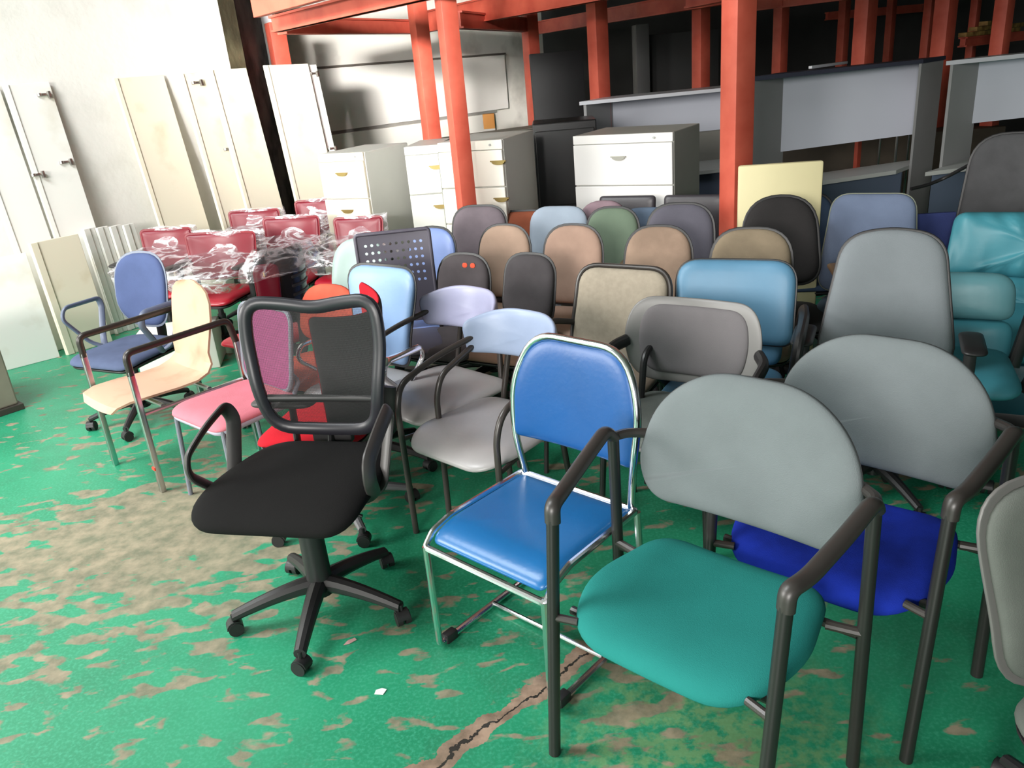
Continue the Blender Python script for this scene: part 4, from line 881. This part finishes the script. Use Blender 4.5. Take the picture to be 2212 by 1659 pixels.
rows = [
 # name label x y rz zt wt wb h rt rb col rim  extra
 ('mauve grey chair back with a black rim, in front of the slim red post', -0.10, 5.12, -22, 0.95, 0.36, 0.38, 0.40, 0.13, 0.12, F('mauve_grey_fabric', 112, 102, 108), BLACK, dict(arms='loop')),
 ('dark grey chair back with two small orange marks near its top', -0.19, 4.25, -30, 0.84, 0.32, 0.33, 0.33, 0.14, 0.13, F('soot_grey_fabric', 84, 78, 80), BLACK, dict()),
 ('small dark grey typist chair back on a black stem, between two tan backs', 0.16, 4.10, -32, 0.84, 0.29, 0.30, 0.38, 0.12, 0.14, F('dark_taupe_fabric', 78, 74, 76), BLACK, dict(lum=0.02, scol=F('brown_seat_fabric', 136, 106, 90))),
 ('tan chair back with a black rim, leftmost of the three tan ones', 0.05, 4.66, -34, 0.90, 0.34, 0.37, 0.42, 0.15, 0.10, F('tan_fabric_a', 170, 144, 126, var=0.12), BLACK, dict()),
 ('tan chair back with a black rim, middle one of the three tan ones', 0.43, 4.47, -30, 0.90, 0.34, 0.38, 0.44, 0.15, 0.10, F('tan_fabric_b', 166, 138, 122, var=0.14), BLACK, dict()),
 ('tan chair back with worn blotches, rightmost of the three tan ones', 0.86, 4.22, -28, 0.90, 0.34, 0.40, 0.46, 0.15, 0.10, F('tan_fabric_c', 160, 136, 118, var=0.28, vscale=7), BLACK, dict()),
 ('olive brown chair back with a black rim, beside the thick red post', 1.24, 3.86, -24, 0.92, 0.36, 0.42, 0.42, 0.15, 0.10, F('olive_brown_fabric', 136, 122, 102, var=0.2), BLACK, dict()),
 ('terracotta chair back just showing between the mauve grey and light grey backs', 0.16, 5.45, -15, 0.84, 0.36, 0.38, 0.34, 0.10, 0.1, F('terracotta_fabric', 150, 84, 60), BLACK, dict()),
 ('large light blue grey chair back in front of the black box cabinet', 0.40, 5.05, -26, 0.92, 0.39, 0.40, 0.40, 0.13, 0.12, F('pale_blue_grey_fabric', 152, 164, 178, var=0.08), None, dict()),
 ('faded mauve chair back, rear row, against the brightest filing cabinet', 0.68, 5.08, -18, 0.925, 0.30, 0.34, 0.32, 0.14, 0.10, F('faded_mauve_fabric', 146, 124, 132), None, dict()),
 ('sage green chair back between the light grey and slate ones', 0.70, 4.80, -24, 0.92, 0.30, 0.36, 0.46, 0.13, 0.10, F('sage_green_fabric', 108, 124, 106, var=0.1), BLACK, dict()),
 ('slate blue chair back mostly hidden behind the charcoal one', 0.93, 4.95, -20, 0.88, 0.34, 0.36, 0.36, 0.13, 0.10, F('slate_hidden_fabric', 96, 112, 132), None, dict()),
 ('wide charcoal grey chair back left of the thick red post', 1.05, 4.55, -22, 0.95, 0.36, 0.40, 0.46, 0.15, 0.12, F('charcoal_grey_fabric', 94, 92, 102, var=0.1), BLACK, dict(arms='t', armm=mat('tan_arm', srgb(150, 126, 104), 0.5))),
 ('black domed chair back in front of the cream board', 1.50, 4.22, -14, 1.0, 0.34, 0.42, 0.46, 0.20, 0.12, F('black_wool', 46, 44, 44, var=0.1), BLACK, dict(tf=0.04, arms='t', armm=mat('brown_wood_arm', srgb(110, 84, 62), 0.5))),
 ('dark navy chair back hidden right of the black domed one', 1.88, 4.88, -12, 0.89, 0.34, 0.36, 0.42, 0.16, 0.10, F('dark_navy_fabric', 60, 76, 98), BLACK, dict()),
 ('broad blue grey chair back with a thin pale piping, below the wide hutch', 2.00, 4.22, -30, 0.97, 0.40, 0.50, 0.52, 0.09, 0.10, F('blue_grey_wool', 106, 118, 142, var=0.1), mat('pale_piping', srgb(120, 124, 110), 0.7), dict(rimw=0.005, scol=F('dark_teal_seat', 58, 72, 84))),
]
for (lab, x, y, rz, zt, wt, wb, h, rt, rb, col, rim, ex) in rows:
    chair('task_chair', lab, x, y, rz, zt=zt, wt=wt, wb=wb, h=h, rt=rt, rb=rb, col=col, rim=rim, brot=(BR := (BR + 23) % 72), **ex)
# orange marks on the dark back
for o in list(bpy.data.objects):
    if o.get('label', '').startswith('dark grey chair back with two small'):
        mp = back_map(0.22, 0.84 - 0.165 * math.cos(R(9)), 9, 0.45, 0.012)
        for du in (0.0, 0.05): padobj('orange_mark', pad(rr(0.032, 0.032, 0.026, 0.013, 0.013), 0.002, 0.0, lambda u, v, w_, du=du: mp(u + 0.02 + du, v + 0.11, w_ + 0.0335)), mat('orange_mark', srgb(206, 74, 40), 0.7), o)
# small blue board behind
p = at(2002, 463, 0.86); o = MB().box((0, 0, 0.43), (0.30, 0.03, 0.86), bev=0.004).build('folding_panel', F('navy_panel', 56, 66, 116)); o.location = (p.x, p.y, 0); o.rotation_euler = (R(-2), 0, R(-10)); tag(o, 'navy blue panel edge showing between the broad blue grey back and the teal leather chair', 'panel')
# cream board
a, b = aty(1596, 354, 4.50), aty(1780, 352, 4.42); zt = (a.z + b.z) / 2
CB = mat('cream_board', srgb(226, 216, 170), 0.55, var=0.06, vscale=3)
o = MB().box(((b - a).length / 2, 0.02, zt / 2), ((b - a).length, 0.04, zt), bev=0.012).build('cream_board', CB); o.location = (a.x, a.y, 0); o.rotation_euler = (0, 0, math.atan2(b.y - a.y, b.x - a.x)); tag(o, 'cream coloured board standing behind the black domed chair', 'board')
# waiting bench
def bench():
    a, b = at(1292, 424, 0.88), at(1565, 420, 0.88); root = empty('waiting_bench', 'dark padded two seat bench with a red centre post before the brightest cabinet', 'bench', (a.x, a.y, 0), math.degrees(math.atan2(b.y - a.y, b.x - a.x)))
    L_ = (b - a).length; LV = vinyl('charcoal_vinyl', srgb(66, 63, 68)); RP = mat('signal_red_post', srgb(190, 30, 44), 0.4); h = 0.34
    for i in range(2):
        c = L_ * (0.235 + 0.53 * i); w_ = L_ * 0.465
        mp = back_map(0.0, 0.88 - h / 2, 8, 0.0)
        padobj('backrest', pad(rr(w_, w_, h, 0.03, 0.03), 0.025, 0.02, lambda u, v, ww: mp(u, v, ww) + Vector((c, 0, 0)), n=12), LV, root)
        padobj('seat', pad(rr(w_, w_, 0.42, 0.04, 0.04), 0.03, 0.03, lambda u, v, ww: Vector((c + u, v - 0.25, 0.42 + ww)), n=12), LV, root)
    for x in (-0.01, L_ / 2, L_ + 0.01): MB().box((x, 0.02, 0.40), (0.022, 0.03, 0.76), bev=0.004).box((x, -0.25, 0.02), (0.03, 0.45, 0.03), bev=0.004).build('post', RP, root)
    MB().box((L_ / 2, -0.24, 0.365), (L_, 0.05, 0.04)).build('rail', RP, root)
bench()

# --- middle right
LBL = vinyl('sky_blue_vinyl', srgb(88, 134, 164), 0.46)
r = chair('armchair', 'sky blue vinyl armchair with curved black arms', 1.01, 3.34, -26, zt=0.905, wt=0.50, wb=0.50, h=0.36, rt=0.10, rb=0.06, col=LBL, rim=BLACK, rimw=0.006, arms=None, sw=0.50, k=0.5, tf=0.045)
for sx in (-1, 1):
    MB().tube([(sx * 0.24, -0.02, 0.42), (sx * 0.29, -0.16, 0.56), (sx * 0.30, -0.14, 0.68), (sx * 0.30, 0.06, 0.715), (sx * 0.28, 0.22, 0.71), (sx * 0.27, 0.20, 0.62), (sx * 0.26, 0.10, 0.42)], 0.020, fillet=0.07, flat=1.3, n=12).build('armrest', BLACK, r)
mp = back_map(0.22, 0.58, 5, 0.4); padobj('lower_back', pad(rr(0.44, 0.40, 0.26, 0.05, 0.05), 0.03, 0.01, mp), LBL, r)
r = chair('armchair', 'beige tweed chair with a squared back edged in black tube', 0.555, 3.52, -34, zt=0.865, wt=0.43, wb=0.47, h=0.42, rt=0.09, rb=0.07, col=F('beige_tweed', 160, 150, 134, var=0.12, vscale=40), rim=None, arms=None, base='four', sw=0.50, k=0.3, tilt=12, scol=F('beige_tweed_seat', 140, 126, 110), stem=False)
mp = back_map(0.22, 0.865 - 0.21 * math.cos(R(12)), 12, 0.3, 0.012); ol = rr(0.45, 0.49, 0.44, 0.10, 0.08)
MB().tube([mp(u, v, -0.004) for u, v in ol], 0.011, closed=True).build('back_frame', BROWNM, r)
for sx in (-1, 1): MB().tube([(sx * 0.24, 0.19, 0.42), mp(sx * 0.23, -0.15, -0.01)], 0.012).build('back_upright', BROWNM, r)
for sx in (-1, 1): MB().tube([mp(sx * 0.23, -0.05, -0.01), (sx * 0.28, 0.05, 0.66), (sx * 0.28, -0.18, 0.645), (sx * 0.27, -0.20, 0.45)], 0.014, fillet=0.06).build('armrest', BLACK, r)
def shell_chair():
    root = empty('plastic_shell_chair', 'grey plastic shell chair with an inset grey pad, behind the teal seated armchair', 'chair'); place_back(root, 0.76, 3.00, -36, 0.26)
    SG = mat('warm_grey_plastic', srgb(120, 118, 116), 0.4); PD = F('mid_grey_pad', 112, 108, 110, var=0.06)
    mp = back_map(0.24, 0.685, 10, 0.9)
    ol = fil2([(-0.24, -0.18), (0.24, -0.18), (0.295, 0.0), (0.245, 0.165), (-0.245, 0.165), (-0.295, 0.0)], [0.11, 0.11, 0.12, 0.12, 0.12, 0.12])
    padobj('back_shell', pad(ol, 0.012, 0.014, mp, n=8), SG, root)
    padobj('backrest', pad(fil2([(-0.20, -0.145), (0.20, -0.145), (0.235, 0.0), (0.205, 0.135), (-0.205, 0.135), (-0.235, 0.0)], [0.08] * 6), 0.022, 0.0, lambda u, v, w_: mp(u, v, w_ + 0.006), n=9), PD, root)
    padobj('seat', pad(rr(0.44, 0.48, 0.46, 0.1, 0.1), 0.03, 0.02, seat_map(0.435), dish=0.2), F('teal_grey_seat', 106, 112, 108), root)
    padobj('seat_shell', pad(rr(0.46, 0.50, 0.48, 0.1, 0.1), 0.0, 0.03, seat_map(0.43), n=10), SG, root)
    for sx in (-1, 1):
        MB().tube([mp(sx * 0.27, -0.02, 0), (sx * 0.31, 0.12, 0.66), (sx * 0.31, 0.0, 0.63), (sx * 0.29, -0.03, 0.55), (sx * 0.23, 0.0, 0.42)], 0.020, fillet=0.06, flat=1.3).build('armrest', BLACK, root)
    four_legs(root, BLACKM, 0.40, 0.38, 0.42, 0.012); MB().tube([(0, 0.12, 0.41), (0, 0.25, 0.42), (0, 0.275, 0.62)], 0.05, fillet=0.08, flat=0.3, up=(1, 0, 0)).build('back_stem', SG, root)
shell_chair()
r = chair('task_chair', 'tall grey chair back with narrow domed top and black edge, behind the blue seated armchair', 1.56, 3.10, -26, zt=1.02, wt=0.36, wb=0.52, h=0.52, rt=0.15, rb=0.10, bow=0.02, col=F('cool_grey_wool', 124, 130, 134, var=0.06), scol=F('dark_green_grey_seat', 84, 86, 82), rim=BLACK, rimw=0.008, arms='t', sw=0.52, sd=0.50, armz=0.66, k=0.35, tf=0.04)
# teal executive chair with black arms
TL = vinyl('light_teal_leather', srgb(92, 142, 150), 0.45); TD = vinyl('teal_leather', srgb(66, 138, 152), 0.45)
def teal_exec():
    root = empty('executive_chair', 'light teal leather chair with padded lobes and black arms behind the tall grey back', 'chair'); place_back(root, 1.93, 3.30, -26, 0.27)
    mp = back_map(0.25, 0.555, 9, 0.4)
    padobj('back_cushion', pad(rr(0.48, 0.50, 0.20, 0.09, 0.06), 0.065, 0.03, lambda u, v, w_: mp(u, v + 0.12, w_), n=4), TL, root)
    padobj('back_cushion', pad(rr(0.50, 0.50, 0.22, 0.06, 0.07), 0.060, 0.03, lambda u, v, w_: mp(u, v - 0.09, w_), n=4), TD, root)
    padobj('seat', pad(rr(0.48, 0.52, 0.48, 0.1, 0.1), 0.05, 0.04, seat_map(0.43), n=5), TD, root)
    for sx in (-1, 1): MB().tube([(sx * 0.26, 0.16, 0.40), (sx * 0.30, 0.20, 0.60), (sx * 0.31, 0.14, 0.73), (sx * 0.31, -0.02, 0.68), (sx * 0.31, -0.18, 0.57), (sx * 0.28, -0.10, 0.40)], 0.024, fillet=0.08, flat=1.3, n=12).build('armrest', BLACK, root)
    mech(root, 0.37); star_base(root, seat_z=0.40)
teal_exec()
def teal_sofa():
    root = empty('recliner', 'big teal leather recliner with horizontal seams, cut by the right edge', 'chair', (2.46, 3.50, 0), -28)
    mp = back_map(0.30, 0.56, 10, 0.15)
    padobj('back_cushion', pad(rr(0.72, 0.78, 0.32, 0.06, 0.05), 0.09, 0.05, lambda u, v, w_: mp(u, v + 0.17, w_ + 0.012 * math.sin(u * 60 + v * 9)), n=4), TD, root)
    padobj('back_cushion', pad(rr(0.78, 0.78, 0.26, 0.05, 0.05), 0.09, 0.05, lambda u, v, w_: mp(u, v - 0.11, w_ + 0.010 * math.sin(u * 55 - v * 12)), n=4), TD, root)
    padobj('seat', pad(rr(0.66, 0.68, 0.60, 0.06, 0.08), 0.08, 0.08, seat_map(0.40, 0.6, yc=-0.02), n=5), TD, root)
    MB().box((0, 0.05, 0.20), (0.78, 0.70, 0.26), bev=0.04).build('base', vinyl('dark_teal_leather', srgb(36, 84, 96)), root)
    for sx in (-1, 1): MB().box((sx * 0.44, 0.0, 0.32), (0.14, 0.66, 0.44), bev=0.055).build('armrest', TD, root)
    MB().box((0, 0.05, 0.035), (0.60, 0.60, 0.07), bev=0.01).build('plinth', BLACK, root)
teal_sofa()
chair('high_back_chair', 'very tall dark charcoal chair back rising at the right edge above the teal recliner', 3.06, 4.72, -32, zt=1.15, wt=0.44, wb=0.56, h=0.74, rt=0.18, rb=0.12, col=F('dark_charcoal_wool', 86, 86, 88), rim=BLACK, arms='t', sw=0.54, sd=0.5, k=0.4, tf=0.05)

# ================================================================== litter on the floor
def scrap(label, u, v, pts, m, name='paper_scrap'):
    p = at(u, v); n = len(pts); vs = [(x, y, 0.002 + 0.006 * abs(math.sin(3 * i))) for i, (x, y) in enumerate(pts)] + [(x, y, 0.0005 + 0.006 * abs(math.sin(3 * i))) for i, (x, y) in enumerate(pts)]
    o = MB().add(vs, [tuple(range(n)), tuple(range(2 * n - 1, n - 1, -1))] + [(i, (i + 1) % n, n + (i + 1) % n, n + i) for i in range(n)]).build(name, m, smooth=False); o.location = (p.x, p.y, 0); return tag(o, label, 'litter')
scrap('small white paper scrap lying on the green floor in front of the chrome framed chair', 822, 1495, [(-0.018, -0.008), (0.010, -0.014), (0.019, 0.006), (0.004, 0.012), (-0.014, 0.006)], mat('white_paper', srgb(230, 236, 232), 0.7))
scrap('pinkish crumpled wrapper on the floor right of the black star base', 756, 1388, [(-0.02, -0.012), (0.0, -0.008), (0.022, 0.008), (0.014, 0.018), (-0.008, 0.006)], mat('pink_wrapper', srgb(188, 150, 146), 0.6), 'wrapper')
scrap('tiny white scrap by the far wheel of the black net backed chair', 497, 1133, [(-0.012, -0.006), (0.012, -0.004), (0.008, 0.008), (-0.01, 0.006)], mat('white_paper', srgb(230, 236, 232), 0.7))
